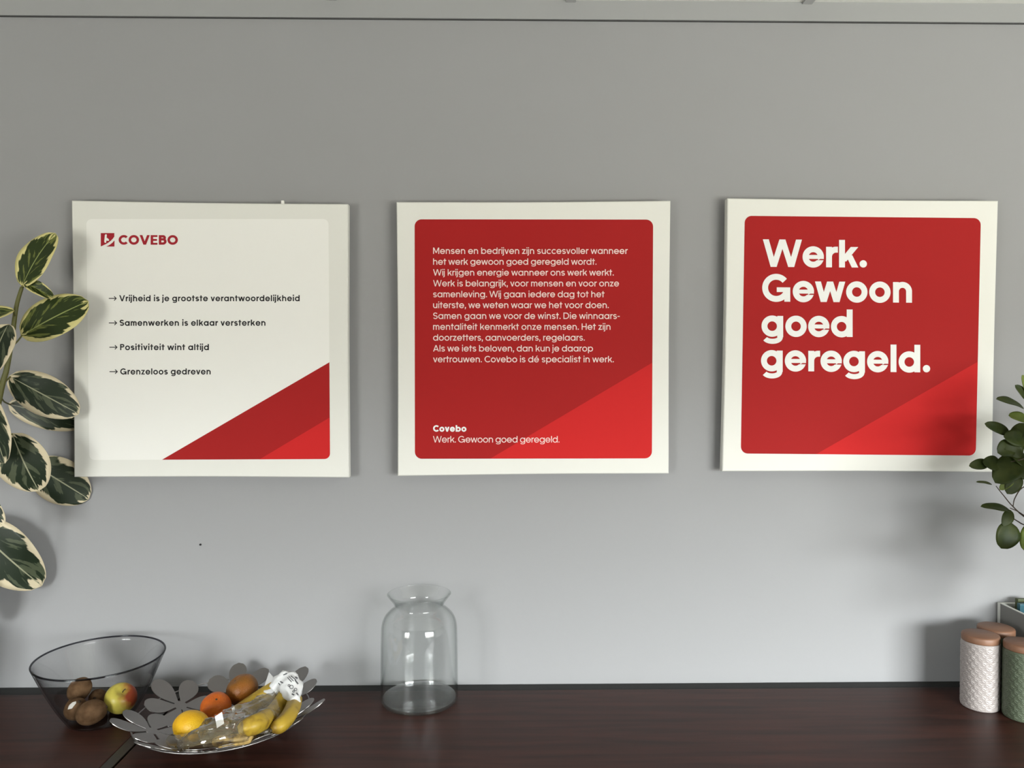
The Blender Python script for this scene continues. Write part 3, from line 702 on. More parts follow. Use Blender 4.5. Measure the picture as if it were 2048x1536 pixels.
# ---------------------------------------------------------------- bananas in a plastic bag
M['banana'] = mat('banana_peel', (0.55, 0.38, 0.02), 0.45, spec=0.35)
mottle(M['banana'], (0.17, 0.095, 0.012), (0.37, 0.245, 0.024), 34, 6, lo=0.30, hi=0.48)
M['banana_ripe'] = mat('spotted_banana_peel', (0.4, 0.25, 0.05), 0.5); mottle(M['banana_ripe'], (0.05, 0.025, 0.01), (0.46, 0.31, 0.10), 55, 6, lo=0.40, hi=0.60)
M['banana_end'] = mat('banana_tip', (0.05, 0.035, 0.015), 0.8)
def banana(path, r, m, label):
    """path: (px, py, height above the counter) from the stalk to the tip"""
    P = curve([rest(a, b_, r, z) for a, b_, z in path], 28); k = len(P); o0 = P[k // 2].copy()
    t = thing('banana', label, 'banana', o0, 'bananas in the clear bag')
    rad = []
    for i in range(k):
        s = i / (k - 1)
        q = 0.30 + 0.70 * min(1, max(0, (s - 0.06) / 0.16)) ** 0.8 if s < 0.22 else (1.0 if s < 0.78 else max(0.22, math.sqrt(max(0, 1 - ((s - 0.78) / 0.235) ** 2))))
        rad.append(r * q)
    v, f = tube([p - o0 for p in P], rad, 20)
    # five soft ridges
    for i in range(k):
        for j in range(20):
            c = P[i] - o0; v[i * 20 + j] = c + (v[i * 20 + j] - c) * (1 + 0.05 * math.cos(5 * 2 * PI * j / 20))
    pyd('peel', (v, f), m, t, True)
    e = P[-1]; d = (P[-1] - P[-3]).normalized()
    pyd('tip', tube([e - o0 - d * 0.001, e - o0 + d * 0.005], [r * 0.23, r * 0.16], 8), M['banana_end'], t, True)
    pyd('stalk', tube([P[0] - o0 + (P[0] - P[2]).normalized() * 0.016, P[0] - o0 + (P[2] - P[0]).normalized() * 0.002], [r * 0.26, r * 0.3], 8), M['banana_end'], t, True)
    return P
BAN = [([(580, 1369, 0.040), (556, 1376, 0.034), (520, 1398, 0.020), (482, 1424, 0.010), (446, 1446, 0.008)], 0.0190, M['banana'], 'banana nearest the mandarins in the clear bag'),
       ([(583, 1374, 0.030), (573, 1392, 0.022), (550, 1424, 0.010), (515, 1446, 0.012), (476, 1460, 0.012)], 0.0190, M['banana'], 'middle banana of the bunch in the clear bag'),
       ([(586, 1380, 0.020), (589, 1402, 0.010), (581, 1426, 0.006), (565, 1446, 0.005), (543, 1460, 0.005)], 0.0160, M['banana'], 'banana lowest on the right side of the clear bag'),
       ([(512, 1473, 0.008), (494, 1476, 0.007), (472, 1480, 0.007), (448, 1483, 0.007), (424, 1484, 0.007)], 0.0115, M['banana_ripe'], 'brown spotted overripe banana at the bottom of the clear bag')]
TUBES = [(banana(path, r, m, lab), r) for path, r, m, lab in BAN]
M['plastic'] = film('clear_bag_film', (0.93, 0.925, 0.90), (0.72, 0.70, 0.62), 2.3, 1.5, 0.13, (0.40, 0.33, 0.19), 0.05)
M['wrapper'] = mat('white_wrapper', (0.66, 0.66, 0.655), 0.45, spec=0.4)
M['wrap_ink'] = mat('wrapper_print', (0.06, 0.06, 0.065), 0.5)
# bag: flattened crumpled tube from the lemon to the bananas
bagpath = curve([rest(346, 1487, 0.008, 0.002), rest(384, 1485, 0.010, 0.002), rest(432, 1470, 0.018, 0.006), rest(480, 1450, 0.022, 0.008), rest(520, 1435, 0.024, 0.012), rest(560, 1416, 0.024, 0.014)], 90)
bag_o = bagpath[len(bagpath) // 2].copy()
bagW = [0.030, 0.036, 0.046, 0.054, 0.057, 0.050]; bagT = [0.012, 0.015, 0.026, 0.033, 0.035, 0.030]
v = []; f = []; nb = len(bagpath); na = 96
for i, p in enumerate(bagpath):
    s = i / (nb - 1) * 5; k0 = min(4, int(s)); fr = s - k0
    wd = bagW[k0] * (1 - fr) + bagW[k0 + 1] * fr; th = bagT[k0] * (1 - fr) + bagT[k0 + 1] * fr
    t = (bagpath[min(nb - 1, i + 1)] - bagpath[max(0, i - 1)]).normalized(); sd = t.cross(Vector((0, 0, 1))).normalized(); up = sd.cross(t)
    for j in range(na):
        a = 2 * PI * j / na; ca, sa = math.cos(a), math.sin(a)
        q = p + sd * wd * math.copysign(abs(ca) ** 0.75, ca) + up * th * math.copysign(abs(sa) ** 0.8, sa)
        w1 = q + Vector((noise.noise(q * 30), noise.noise(q * 30 + Vector((5, 2, 1))), 0)) * 0.012
        cell = 1.5 - 2.6 * abs(noise.noise(w1 * 34)) - 1.2 * abs(noise.noise(w1 * 75 + Vector((3, 1, 7))))
        q = q + (q - p).normalized() * 0.0042 * (cell - 0.5)
        q.z = max(q.z, H + surf(math.hypot(q.x - dc.x, q.y - dc.y)) + 0.003)
        for P_, r_ in TUBES:    # the film lies over the fruit
            c_ = min(P_, key=lambda e: (e - q).length_squared); d_ = q - c_
            if d_.length < r_ * 1.06 + 0.0015: q = c_ + d_.normalized() * (r_ * 1.06 + 0.0015)
        d_ = lemR @ (q - lem.location); e_ = Vector((d_.x / 0.0345, d_.y / 0.0345, d_.z / 0.050))
        if e_.length < 1: q = lem.location + lemR.inverted() @ (d_ / max(e_.length, 0.2))
        q.z = max(q.z, H + surf(math.hypot(q.x - dc.x, q.y - dc.y)) + 0.003)
        v.append(q - bag_o)
for i in range(nb - 1):
    for j in range(na): f.append((i * na + j, i * na + (j + 1) % na, (i + 1) * na + (j + 1) % na, (i + 1) * na + j))
bag = thing('plastic_bag', 'clear crumpled plastic bag around the bananas on the flower dish', 'bag', bag_o)
pyd('film', (v, f), M['plastic'], bag, True)
# the gathered hem that runs along the front of the bag
hem = curve([onz(*p, bagpath[i].z + 0.014) for p, i in (((345, 1492), 4), ((392, 1490), 20), ((440, 1476), 38), ((500, 1450), 56), ((540, 1431), 72), ((560, 1415), 84))], 40)
pyd('hem', tube([p - bag_o for p in hem], [0.0006 + 0.0009 * abs(noise.noise(p * 60)) for p in hem], 6), M['plastic'], bag, True)
from mathutils.bvhtree import BVHTree
bagtree = BVHTree.FromPolygons([tuple(q) for q in v], f)
def patch(px, py, z, w_, h_, tilt, name, m, parent, og):
    d = ray(px, py).normalized(); hit = bagtree.ray_cast(CAM - og, d); c = (hit[0] + og - d * 0.001) if hit[0] is not None else onz(px, py, H + z); k_ = mpp(c); d = (CAM - c).normalized(); r_ = Vector((0, 0, 1)).cross(d).normalized(); u_ = d.cross(r_)
    r2 = r_ * math.cos(tilt) + u_ * math.sin(tilt); u2 = -r_ * math.sin(tilt) * 0.4 + u_
    vv = []; ff = []
    for j in range(5):
        for i in range(5):
            a, b_ = (i / 4 - 0.5) * w_ * k_, (j / 4 - 0.5) * h_ * k_
            vv.append(c + r2 * a + u2 * b_ - d * 0.002 * ((i / 2 - 1) ** 2 + (j / 2 - 1) ** 2) * 0.5 - og)
    for j in range(4):
        for i in range(4): q = j * 5 + i; ff.append((q, q + 1, q + 6, q + 5))
    return pyd(name, (vv, ff), m, parent, True)
patch(439, 1440, 0.092, 15, 22, 0.45, 'white_patch', M['wrapper'], bag, bag_o)  # small plain white patches set on the film
patch(467, 1419, 0.096, 6, 8, 0.5, 'white_patch', M['wrapper'], bag, bag_o)
# printed wrapper twisted round the stalks
wz = [rest(546, 1382, 0.019, 0.040), rest(561, 1369, 0.019, 0.046), rest(577, 1367, 0.019, 0.044), rest(585, 1383, 0.018, 0.032), rest(590, 1402, 0.016, 0.020)]
wp = curve(wz, 24)
w_o = wp[len(wp) // 2].copy(); v = []; f = []; na = 28
for i, p in enumerate(wp):
    t = (wp[min(len(wp) - 1, i + 1)] - wp[max(0, i - 1)]).normalized(); d = (CAM - p).normalized(); sd = t.cross(d).normalized(); up = sd.cross(t)
    s = i / (len(wp) - 1); r = (0.012 + 0.013 * math.sin(PI * min(1, s * 1.05)) ** 0.8)
    for j in range(na):
        a = 2 * PI * j / na; dirv = sd * math.cos(a) + up * math.sin(a) * 0.75
        v.append(p + dirv * r * (1 + 0.28 * noise.noise(p * 45 + dirv * 2.2) + 0.14 * noise.noise(p * 140 + dirv * 5)) - w_o)
for i in range(len(wp) - 1):
    for j in range(na): f.append((i * na + j, i * na + (j + 1) % na, (i + 1) * na + (j + 1) % na, (i + 1) * na + j))
f.append(tuple(range(na))[::-1]); f.append(tuple(range((len(wp) - 1) * na, len(wp) * na)))
wrap = thing('banana_wrapper', 'crumpled white printed wrapper round the banana stalks', 'wrapper', w_o)
sleeve = pyd('sleeve', (v, f), M['wrapper'], wrap, True)
# a loose pointed corner of the wrapper
c0 = onz(548, 1374, H + 0.100); c1_ = onz(537, 1345, H + 0.118); 
wzz = wz[0].z - H
cv = [onz(545, 1392, H + wzz - 0.006), onz(560, 1374, H + wzz + 0.010), onz(551, 1358, H + wzz + 0.016), onz(538, 1344, H + wzz + 0.022), onz(536, 1352, H + wzz + 0.014), onz(530, 1368, H + wzz + 0.004), onz(527, 1384, H + wzz - 0.004)]
vv = [q - w_o for q in cv] + [q - w_o + (q - CAM).normalized() * 0.0012 for q in cv]; nn = len(cv)
pyd('loose_corner', (vv, [tuple(range(nn)), tuple(range(nn, 2 * nn))[::-1]] + [(i, (i + 1) % nn, nn + (i + 1) % nn, nn + i) for i in range(nn)]), M['wrapper'], wrap, False)
# dark print marks: dashes, rings and dots laid on the sleeve surface
bm_tree = None
from mathutils.bvhtree import BVHTree
bv = BVHTree.FromPolygons([tuple(q) for q in v], f)
def on_sleeve(px, py):
    d = ray(px, py).normalized(); hit = bv.ray_cast(CAM - w_o, d); 
    return (hit[0] - d * 0.0007) if hit[0] is not None else None
pm = MB()
def mark(pts, wd):
    q = [on_sleeve(*p) for p in pts]; q = [a for a in q if a is not None]
    if len(q) >= 2: pm.add(tube(q, wd, 5))
ln = lambda a, b_, n=5: [(a[0] + (b_[0] - a[0]) * i / n, a[1] + (b_[1] - a[1]) * i / n) for i in range(n + 1)]
for a, b_, w_ in (((575, 1355), (583, 1364), .0008), ((578, 1353), (587, 1362), .0008), ((582, 1352), (592, 1360), .001), ((590, 1360), (596, 1368), .0016), ((591, 1355), (595, 1357), .0022), ((523, 1368), (528, 1365), .002), ((560, 1363), (566, 1366), .0011), ((557, 1366), (560, 1370), .001), ((584, 1388), (588, 1390), .0016), ((593, 1386), (596, 1390), .0016), ((567, 1350), (574, 1347), .0014)):
    mark(ln(a, b_), w_)
for cx, cy, r in ((583, 1374, 3.6), (591, 1379, 2.6), (578, 1371, 2.0), (587, 1383, 1.8)): mark([(cx + r * math.cos(a * PI / 7), cy + r * math.sin(a * PI / 7)) for a in range(15)], 0.0006)
if pm.v: pyd('print', (pm.v, pm.f), M['wrap_ink'], wrap, True)

# ---------------------------------------------------------------- canisters
M['ceramic_white'] = mat('white_ceramic', (0.32, 0.285, 0.27), 0.38, spec=0.5)
M['ceramic_green'] = mat('green_ceramic', (0.074, 0.090, 0.058), 0.45, spec=0.3)
M['bamboo'] = mat('bamboo', (0.42, 0.21, 0.11), 0.5); mottle(M['bamboo'], (0.165, 0.078, 0.042), (0.21, 0.105, 0.060), 14, 4, stretch=(1, 6, 1))
CRAD, CHGT = 0.0352 * S, 0.150 * S
def canister(c, m, label, hgt=CHGT, rad=CRAD):
    t = thing('canister', label, 'canister', (c.x, c.y, H), 'round canisters with bamboo lids')
    lidh = 0.0165; bz = hgt - lidh; na, nzr = 204, 140; v = []; f = []
    cols, rows = 17, 15; cw = 2 * PI * rad / cols; rh = bz * 0.94 / rows
    for j in range(nzr + 1):
        z = bz * j / nzr
        for i in range(na):
            a = 2 * PI * i / na; u = a * rad; best = 9
            for rr_ in (int(z / rh) - 1, int(z / rh), int(z / rh) + 1):
                off = 0.5 * cw if rr_ % 2 else 0
                kx = round((u - off) / cw) * cw + off
                for sx_ in (-cw, 0, cw): best = min(best, abs(math.hypot(u - kx - sx_, (z - rr_ * rh) * 1.0) - cw * 0.56))
            amp = 0.0014 * math.exp(-(best / 0.0008) ** 2) * min(1, z / 0.008, (bz - z) / 0.008) if 0 < z < bz else 0
            r = rad + max(0, amp) - (0.002 * (1 - z / 0.003) ** 2 if z < 0.003 else 0)
            v.append((r * math.cos(a), r * math.sin(a), z))
    for j in range(nzr):
        for i in range(na): f.append((j * na + i, j * na + (i + 1) % na, (j + 1) * na + (i + 1) % na, (j + 1) * na + i))
    f.append(tuple(range(na))[::-1]); f.append(tuple(range(nzr * na, (nzr + 1) * na)))
    pyd('body', (v, f), m, t, True)
    lr = rad * 1.0
    pyd('lid', lathe([(0.0002, bz + 0.0003), (lr - 0.003, bz + 0.0003), (lr - 0.0005, bz + 0.001), (lr, bz + 0.003), (lr, hgt - 0.004), (lr - 0.001, hgt - 0.0015), (lr - 0.0035, hgt), (0.0002, hgt)], 72), M['bamboo'], t, True)
    return t
cw_ = onz(1959.5, 1411.5, H); cg_ = onz(2045.5, 1433, H); cb_ = onz(1990, 1254, H + CHGT)
canister(cw_, M['ceramic_white'], 'white embossed canister with a bamboo lid, nearest the vase')
canister(cg_, M['ceramic_green'], 'green canister with a bamboo lid at the right edge')
cb_.z = H
d_ = Vector((cb_.x - cw_.x, cb_.y - cw_.y, 0)); md = 2 * CRAD + 0.003
if d_.length < md: cb_ = Vector((cw_.x, cw_.y, 0)) + d_.normalized() * md
canister(cb_, M['ceramic_green'], 'canister behind the other two, only its bamboo lid showing')

# ---------------------------------------------------------------- open box with packets against the wall
M['box_grey'] = mat('grey_card', (0.17, 0.165, 0.155), 0.6); M['box_edge'] = mat('pale_card_edge', (0.62, 0.62, 0.58), 0.6)
M['packet_green'] = mat('olive_packet', (0.05, 0.065, 0.02), 0.5); M['packet_teal'] = mat('teal_packet', (0.01, 0.075, 0.10), 0.4)
bp_ = ony(2000, 1207, -0.014); BX0 = bp_.x; BT = bp_.z; BX1 = BX0 + 0.16; BY0, BY1 = -0.175, -0.006
box = thing('storage_box', 'grey open box with a pale back edge behind the canisters', 'box', ((BX0 + BX1) / 2, (BY0 + BY1) / 2, H))
MB().box(BX0, BX0 + 0.004, BY0, BY1 - 0.0095, H, BT).build('side_panel', M['box_grey'], box)
MB().box(BX1 - 0.004, BX1, BY0, BY1 - 0.0095, H, BT).build('side_panel', M['box_grey'], box)
MB().box(BX0 - 0.001, BX1 + 0.001, BY1 - 0.009, BY1, H, BT + 0.0005).build('back_panel', M['box_edge'], box)
MB().box(BX0 + 0.0045, BX1 - 0.0045, BY0, BY0 + 0.004, H, BT).build('front_panel', M['box_grey'], box)
MB().box(BX0 + 0.0045, BX1 - 0.0045, BY0 + 0.0045, BY1 - 0.0095, H + 0.0005, H + 0.004).build('bottom', M['box_grey'], box)
rim = MB().box(BX0 - 0.0005, BX0 + 0.0045, BY0, BY1 - 0.0095, BT + 0.0002, BT + 0.002).build('rim', M['box_edge'], box)
def packet(px0, px1, pyt, y, m, lab, tilt=0.0):
    a = ony(px0, pyt, y); b_ = ony(px1, pyt, y); z0 = H + 0.0045
    bx = MB().box(a.x, b_.x, y - 0.006, y + 0.006, z0, a.z).build('tea_packet', m, None, bev=0.0015, origin=((a.x + b_.x) / 2, y, z0))
    bx.rotation_euler = (0, 0, 0); tag(bx, lab, 'packet', 'packets in the grey box'); return bx
packet(2033, 2060, 1197, -0.030, M['packet_green'], 'olive green packet standing upright in the grey box')
packet(2037, 2075, 1207, -0.058, M['packet_teal'], 'teal packet in front of the olive one in the grey box')

# ---------------------------------------------------------------- plants
def leaf_mesh(B, T, width, face, bend=0.12, fold=0.12, wave=0.02, shape=1.0, nu=8, nv=18, seed=0):
    """leaf blade from base B to tip T; face = direction its upper side looks; UV: u across, v along"""
    B, T = Vector(B), Vector(T); ax = T - B; L_ = ax.length; ax.normalize(); face = (face - ax * face.dot(ax)).normalized(); sd = ax.cross(face)
    v = []; uv = []; f = []
    for j in range(nv + 1):
        t = j / nv; s = math.sin(PI * t ** (0.96 * shape)) ** 0.52 if 0 < t < 1 else 0
        hw = width / 2 * s; c = B + ax * (L_ * t) + face * (bend * L_ * math.sin(PI * t) * 0.5)
        for i in range(nu + 1):
            u = i / nu * 2 - 1
            q = c + sd * (hw * u) + face * (abs(u) * hw * fold * 1.5 + wave * L_ * math.sin(9 * t + seed + 2 * u) * abs(u) ** 1.5 * s)
            v.append(q); uv.append((u * 0.5 + 0.5, t))
    for j in range(nv):
        for i in range(nu): a = j * (nu + 1) + i; f.append((a, a + 1, a + nu + 2, a + nu + 1))
    return v, f, uv
def leaf(name, parent, m, *a, **k):
    v, f, uv = leaf_mesh(*a, **k); og = parent.location
    me = bpy.data.meshes.new(name); me.from_pydata([tuple(q - og) for q in v], [], f); me.update()
    ul = me.uv_layers.new(name='UVMap')
    for lp in me.loops: ul.data[lp.index].uv = uv[lp.vertex_index]
    o = link(name, me, m, parent, True)
    o['seed'] = k.get('seed', 0)
    md_ = o.modifiers.new('thickness', 'SOLIDIFY'); md_.thickness = 0.0007; md_.offset = 0
    return o
def variegated(name, warm):
    m = mat(name, (0.05, 0.1, 0.03), 0.42, spec=0.28); n, l, b = nodes(m)
    t = n.new('ShaderNodeTexCoord'); sp = n.new('ShaderNodeSeparateXYZ'); l.new(t.outputs['UV'], sp.inputs[0])
    def math_(op, a, b_=None, c=None):
        q = n.new('ShaderNodeMath'); q.operation = op
        for i, x in enumerate((a, b_, c)):
            if x is None: continue
            if isinstance(x, (int, float)): q.inputs[i].default_value = x
            else: l.new(x, q.inputs[i])
        return q.outputs[0]
    u = math_('ABSOLUTE', math_('MULTIPLY_ADD', sp.outputs['X'], 2, -1))            # 0 midrib .. 1 edge
    vv = sp.outputs['Y']
    gm = n.new('ShaderNodeNewGeometry')
    obj = n.new('ShaderNodeObjectInfo')
    mp = n.new('ShaderNodeMapping'); mp.inputs['Scale'].default_value = (2.0, 4.0, 1); l.new(t.outputs['UV'], mp.inputs[0])
    cmb = n.new('ShaderNodeCombineXYZ'); l.new(math_('MULTIPLY', obj.outputs['Random'], 37.0), cmb.inputs['X']); l.new(math_('MULTIPLY', obj.outputs['Random'], 11.0), cmb.inputs['Y'])
    # slanted along the side veins
    va = n.new('ShaderNodeVectorMath'); va.operation = 'ADD'; l.new(mp.outputs[0], va.inputs[0]); l.new(cmb.outputs[0], va.inputs[1])
    sl = n.new('ShaderNodeCombineXYZ'); l.new(math_('MULTIPLY', u, -2.0), sl.inputs['Y'])
    vb = n.new('ShaderNodeVectorMath'); vb.operation = 'ADD'; l.new(va.outputs[0], vb.inputs[0]); l.new(sl.outputs[0], vb.inputs[1])
    n1 = n.new('ShaderNodeTexNoise'); n1.inputs['Scale'].default_value = 1.0; n1.inputs['Detail'].default_value = 5; l.new(vb.outputs[0], n1.inputs['Vector'])
    n2 = n.new('ShaderNodeTexNoise'); n2.inputs['Scale'].default_value = 1.5; n2.inputs['Detail'].default_value = 4
    vc2 = n.new('ShaderNodeVectorMath'); vc2.operation = 'ADD'; vc2.inputs[1].default_value = (9.3, 4.1, 0); l.new(vb.outputs[0], vc2.inputs[0]); l.new(vc2.outputs[0], n2.inputs['Vector'])
    # margin mask: near edge or ends, ragged
    endv = math_('ABSOLUTE', math_('MULTIPLY_ADD', vv, 2, -1))
    edge = math_('MAXIMUM', u, math_('MULTIPLY', endv, 0.92))
    em = math_('ADD', edge, math_('MULTIPLY_ADD', n1.outputs['Fac'], 1.15, -0.575))
    rm = n.new('ShaderNodeValToRGB'); rm.color_ramp.elements[0].position = 0.80; rm.color_ramp.elements[1].position = 0.84; l.new(em, rm.inputs[0])
    dk = n.new('ShaderNodeValToRGB'); dk.color_ramp.interpolation = 'LINEAR'; l.new(n2.outputs['Fac'], dk.inputs[0])
    e0, e1 = dk.color_ramp.elements[0], dk.color_ramp.elements[1]
    e0.position = 0.535; e1.position = 0.565
    e0.color = ((0.021, 0.035, 0.006, 1) if warm else (0.012, 0.021, 0.009, 1)); e1.color = ((0.13, 0.15, 0.035, 1) if warm else (0.065, 0.078, 0.044, 1))
    mx = n.new('ShaderNodeMix'); mx.data_type = 'RGBA'; l.new(rm.outputs[0], mx.inputs['Factor']); l.new(dk.outputs[0], mx.inputs['A'])
    mx.inputs['B'].default_value = (0.62, 0.56, 0.24, 1) if warm else (0.58, 0.50, 0.34, 1)
    rib = n.new('ShaderNodeMath'); rib.operation = 'LESS_THAN'; l.new(u, rib.inputs[0]); rib.inputs[1].default_value = 0.028
    m3 = n.new('ShaderNodeMix'); m3.data_type = 'RGBA'; l.new(rib.outputs[0], m3.inputs['Factor']); l.new(mx.outputs['Result'], m3.inputs['A']); m3.inputs['B'].default_value = (0.26, 0.30, 0.10, 1) if warm else (0.28, 0.28, 0.18, 1)
    l.new(m3.outputs['Result'], b.inputs['Base Color'])
    return m
M['leaf_warm'] = variegated('variegated_leaf_young', True); M['leaf_cool'] = variegated('variegated_leaf_old', False)
M['stem_green'] = mat('green_stem', (0.10, 0.10, 0.02), 0.5); M['stem_brown'] = mat('woody_stem', (0.06, 0.042, 0.028), 0.8)
M['pot'] = mat('glazed_pot', (0.25, 0.24, 0.23), 0.4); M['soil'] = mat('potting_soil', (0.03, 0.02, 0.014), 0.95); bump(M['soil'], 90, 1.0, 0.01)
def pot(t, x, y, r, h):
    og = Vector(t.location)
    pyd('pot', lathe([(0.0002, 0.0), (r * 0.72, 0.0), (r * 0.76, 0.004), (r, h - 0.012), (r * 1.05, h - 0.01), (r * 1.05, h), (r * 0.95, h), (r * 0.93, h - 0.02), (0.0002, h - 0.02)], 48, center=(x - og.x, y - og.y, H - og.z)), M['pot'], t, True)
    pyd('soil', lathe([(0.0002, h - 0.0195), (r * 0.5, h - 0.013), (r * 0.92, h - 0.0185)], 32, center=(x - og.x, y - og.y, H - og.z)), M['soil'], t, True)
# rubber plant, left
px_ = onz(-175, 1425, H); ptx, pty = px_.x - 0.02, -0.24
rub = thing('rubber_plant', 'variegated rubber plant with cream edged leaves at the left edge', 'plant', (ptx, pty, H))
pot(rub, ptx, pty, 0.105, 0.19)
Yp = -0.20
def at(px, py, y): return ony(px, py, y)
stem_pts = [Vector((ptx, pty, H + 0.17)), at(-90, 1200, -0.22), at(-48, 1050, -0.20), at(-22, 900, -0.19), at(2, 780, -0.155), at(14, 735, -0.15), at(25, 668, -0.145), at(33, 612, -0.14), at(44, 574, -0.135)]
sp_ = curve(stem_pts, 64)
pyd('stem', tube([p - rub.location for p in sp_], [0.0085 - 0.0045 * i / (len(sp_) - 1) for i in range(len(sp_))], 10), M['stem_green'], rub, True)
FC = lambda dx=0, dz=0.25: Vector((dx, -1, dz))
RL = [  # base px,y ; tip px,y ; width px ; depths ; face ; warm ; bend, fold, shape, stem join
    ((44, 573), (111, 466), 74, (-0.135, -0.11), FC(-0.15, 0.25), 1, 0.10, 0.10, 1.0, (42, 578)),
    ((48, 565), (108, 597), 27, (-0.133, -0.12), FC(0.0, 0.5), 1, 0.16, 0.5, 1.0, (43, 574)),
    ((42, 672), (177, 602), 88, (-0.13, -0.085), FC(0.15, 0.3), 1, 0.08, 0.07, 1.0, (25, 690)),
    ((29, 621), (-75, 628), 44, (-0.17, -0.22), FC(-0.1, 0.9), 1, -0.15, 0.15, 1.0, (31, 628)),
    ((17, 648), (-18, 748), 94, (-0.20, -0.23), FC(-0.25, 0.2), 0, 0.10, 0.12, 1.0, (23, 680)),
    ((18, 752), (158, 828), 80, (-0.12, -0.07), FC(0.1, 0.3), 0, 0.10, 0.08, 1.0, (6, 765)),
    ((16, 808), (182, 846), 66, (-0.036, -0.003), FC(0.2, 0.0), 0, 0.0, 0.015, 1.0, (0, 790)),
    ((-22, 795), (10, 927), 74, (-0.19, -0.21), FC(-0.2, 0.15), 0, 0.06, 0.10, 1.0, (-5, 800)),
    ((24, 866), (78, 982), 98, (-0.17, -0.14), FC(0.1, 0.2), 0, 0.10, 0.10, 1.0, (-14, 858)),
    ((62, 926), (178, 998), 92, (-0.036, -0.005), FC(0.15, 0.0), 0, 0.0, 0.015, 1.0, (-18, 880)),
    ((-62, 1040), (84, 1172), 112, (-0.065, -0.03), FC(0.05, 0.15), 0, 0.08, 0.08, 1.0, (-46, 1045)),
    ((-78, 985), (7, 1052), 62, (-0.20, -0.20), FC(0.1, 0.4), 0, 0.1, 0.1, 1.0, (-35, 985)),
    ((-95, 1110), (-24, 1250), 80, (-0.10, -0.07), FC(0, 0.2), 0, 0.08, 0.08, 1.0, (-70, 1120))]
for i, (b_, t_, w_, ds, fc, warm, bend, fold, shp, join) in enumerate(RL):
    B = at(*b_, ds[0]); T = at(*t_, ds[1]); k_ = mpp(B)
    leaf('leaf', rub, M['leaf_warm' if warm else 'leaf_cool'], B, T, w_ * k_, fc, bend=bend, fold=fold, wave=0.012 if fold > 0.02 else 0.002, shape=shp, nu=10, nv=24, seed=i)
    # petiole back to the stem
    J = min(sp_, key=lambda p: (p - at(*join, -0.18)).length)
    pyd('petiole', tube([q - rub.location for q in curve([J, J.lerp(B, 0.5) + Vector((0, 0, -0.004)), B + (T - B) * 0.02], 10)], 0.0019, 8), M['stem_green'], rub, True)

# small leaved plant, right
M['leaf_small'] = mat('small_green_leaf', (0.05, 0.075, 0.012), 0.5, spec=0.2)
mottle(M['leaf_small'], (0.018, 0.030, 0.004), (0.036, 0.046, 0.008), 40)
M['leaf_small_light'] = mat('pale_green_leaf', (0.15, 0.20, 0.03), 0.5, spec=0.2); mottle(M['leaf_small_light'], (0.075, 0.105, 0.014), (0.12, 0.15, 0.03), 40)
trx, try_ = onz(2290, 1450, H).x, -0.29
trx = max(trx, BX1 + 0.02)
shr = thing('small_leaf_plant', 'small leaved green plant on thin branches at the right edge', 'plant', (trx, try_, H))
pot(shr, trx, try_, 0.075, 0.14)
Y2 = -0.20
trunk = curve([Vector((trx, try_, H + 0.12)), Vector((trx - 0.02, -0.28, H + 0.25)), at(2140, 1060, -0.25), at(2120, 930, -0.22), at(2105, 800, -0.22), at(2120, 680, -0.22)], 40)
pyd('stem', tube([p - shr.location for p in trunk], [0.006 - 0.0035 * i / (len(trunk) - 1) for i in range(len(trunk))], 8), M['stem_brown'], shr, True)
def branch(pts, r=0.0017, r1=0.0009):
    P = curve(pts, 16); pyd('branch', tube([p - shr.location for p in P], [r + (r1 - r) * i / (len(P) - 1) for i in range(len(P))], 7), M['stem_brown'], shr, True); return P
def on_trunk(py): return min(trunk, key=lambda p: abs(p.z - at(2120, py, -0.22).z))
branch([on_trunk(1075), at(2060, 1040, -0.21), at(2027, 1014, -0.2), at(2008, 992, -0.195), at(1992, 972, -0.19)])
branch([at(2048, 1031, -0.205), at(2034, 1022, -0.2), at(2020, 1016, -0.2)], 0.0014)
branch([on_trunk(960), at(2052, 972, -0.21), at(2031, 994, -0.2), at(2026, 1014, -0.2)])
branch([on_trunk(1085), at(2056, 1053, -0.205), at(2038, 1044, -0.2), at(2022, 1033, -0.2), at(2018, 1022, -0.2)])
branch([on_trunk(930), at(2070, 915, -0.21), at(2030, 922, -0.2), at(2000, 927, -0.19), at(1975, 925, -0.185)])
branch([on_trunk(880), at(2070, 872, -0.2), at(2040, 872, -0.19), at(2015, 866, -0.18)])
branch([on_trunk(830), at(2075, 830, -0.2), at(2048, 813, -0.2)])
branch([at(2030, 948, -0.2), at(2014, 960, -0.2), at(2006, 976, -0.2)], 0.0012)
d1 = FC(0, 0.3); d2 = FC(-0.5, 0.5); d3 = FC(0.4, 0.6); d4 = FC(0.1, 1.4)
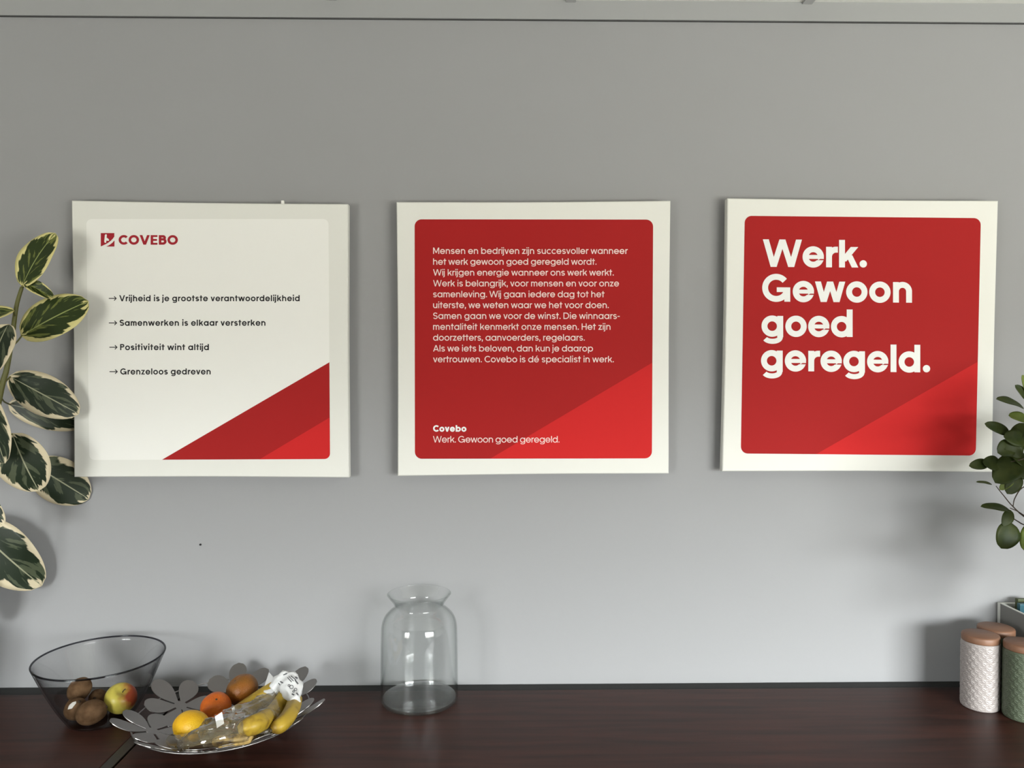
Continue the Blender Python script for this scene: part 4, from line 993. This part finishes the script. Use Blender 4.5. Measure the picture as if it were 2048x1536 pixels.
SL = [((2047, 816), (1992, 798), 27, d4, 0, -.2), ((2062, 792), (2044, 750), 24, d1, 1, -.2), ((2056, 840), (2017, 831), 24, d3, 1, -.2), ((2018, 867), (1969, 847), 23, d1, 0, -.18), ((2052, 880), (2007, 873), 36, d1, 0, -.19),
      ((2052, 846), (2032, 902), 42, d2, 0, -.185), ((2026, 889), (1995, 906), 36, d1, 0, -.19), ((1977, 926), (1938, 932), 22, d1, 0, -.185), ((2000, 929), (1965, 924), 30, d1, 0, -.188), ((2046, 912), (1990, 966), 52, d2, 0, -.195),
      ((2022, 908), (2062, 936), 36, d3, 0, -.19), ((2028, 948), (1999, 980), 20, d3, 1, -.198), ((2036, 946), (2014, 988), 32, d1, 0, -.2), ((2020, 1021), (1961, 1013), 21, d4, 0, -.195), ((2021, 1020), (2006, 1052), 23, d1, 0, -.198),
      ((2022, 1045), (2002, 1097), 47, d1, 0, -.2), ((2064, 1046), (2049, 1102), 30, d2, 1, -.2), ((1984, 969), (1952, 964), 8, d4, 0, -.19), ((2050, 895), (2075, 860), 34, d1, 0, -.19), ((2042, 930), (2052, 960), 30, d1, 0, -.2), ((2012, 880), (2040, 915), 34, d2, 0, -.192), ((2056, 800), (2030, 770), 18, d1, 0, -.2) ]
for i, (b_, t_, w_, fc, li, yy) in enumerate(SL):
    B = at(*b_, yy); T = at(*t_, yy - 0.008)
    leaf('leaf', shr, M['leaf_small_light' if li else 'leaf_small'], B, T, w_ * mpp(B), fc, bend=0.12, fold=0.10, wave=0.01, shape=0.95, nu=6, nv=14, seed=i * 1.7)
# the rest of the crown, beyond the edge of the picture (it throws the shadow on the wall)
rnd = random.Random(5)
for k in range(2):
    P = curve([Vector((trx + 0.015 - 0.03 * k, try_ - 0.01, H + 0.12)), trunk[len(trunk) // 4] + Vector((0.022 - 0.03 * k, -0.03, 0)), trunk[len(trunk) // 2] + Vector((0.05 - 0.05 * k, -0.07, 0.01)), trunk[3 * len(trunk) // 4] + Vector((0.08 - 0.06 * k, -0.10, 0))], 24)
    pyd('stem', tube([p - shr.location for p in P], [0.006 - 0.003 * i / (len(P) - 1) for i in range(len(P))], 8), M['stem_brown'], shr, True)
for i in range(74):
    low = i >= 62
    y = rnd.uniform(-0.42, -0.20) if not low else rnd.uniform(-0.34, -0.24)
    z = rnd.uniform(1.34, 1.66) if not low else rnd.uniform(1.22, 1.36)
    ex = at(2062, 900, y).x + 0.012
    c = Vector((ex + (rnd.uniform(0, 0.17) if not low else rnd.uniform(0.02, 0.07)), y, z))
    a = min(trunk, key=lambda p: (p - c).length)
    d = (c - a).normalized(); T = c + (d + Vector((rnd.uniform(-.6, .6), rnd.uniform(-.6, .6), rnd.uniform(-.5, .3)))).normalized() * rnd.uniform(0.05, 0.075)
    T.x = max(T.x, at(2056, 900, T.y).x + 0.006)
    leaf('leaf', shr, M['leaf_small'], c, T, rnd.uniform(0.032, 0.050), Vector((rnd.uniform(-.2, .9), -1, rnd.uniform(0, .6))), bend=0.1, fold=0.1, wave=0.01, nu=4, nv=10, seed=i)
    if i % 2 == 0: branch([a, a.lerp(c, 0.6) + Vector((0, 0, 0.004)), c], 0.0015, 0.0008)
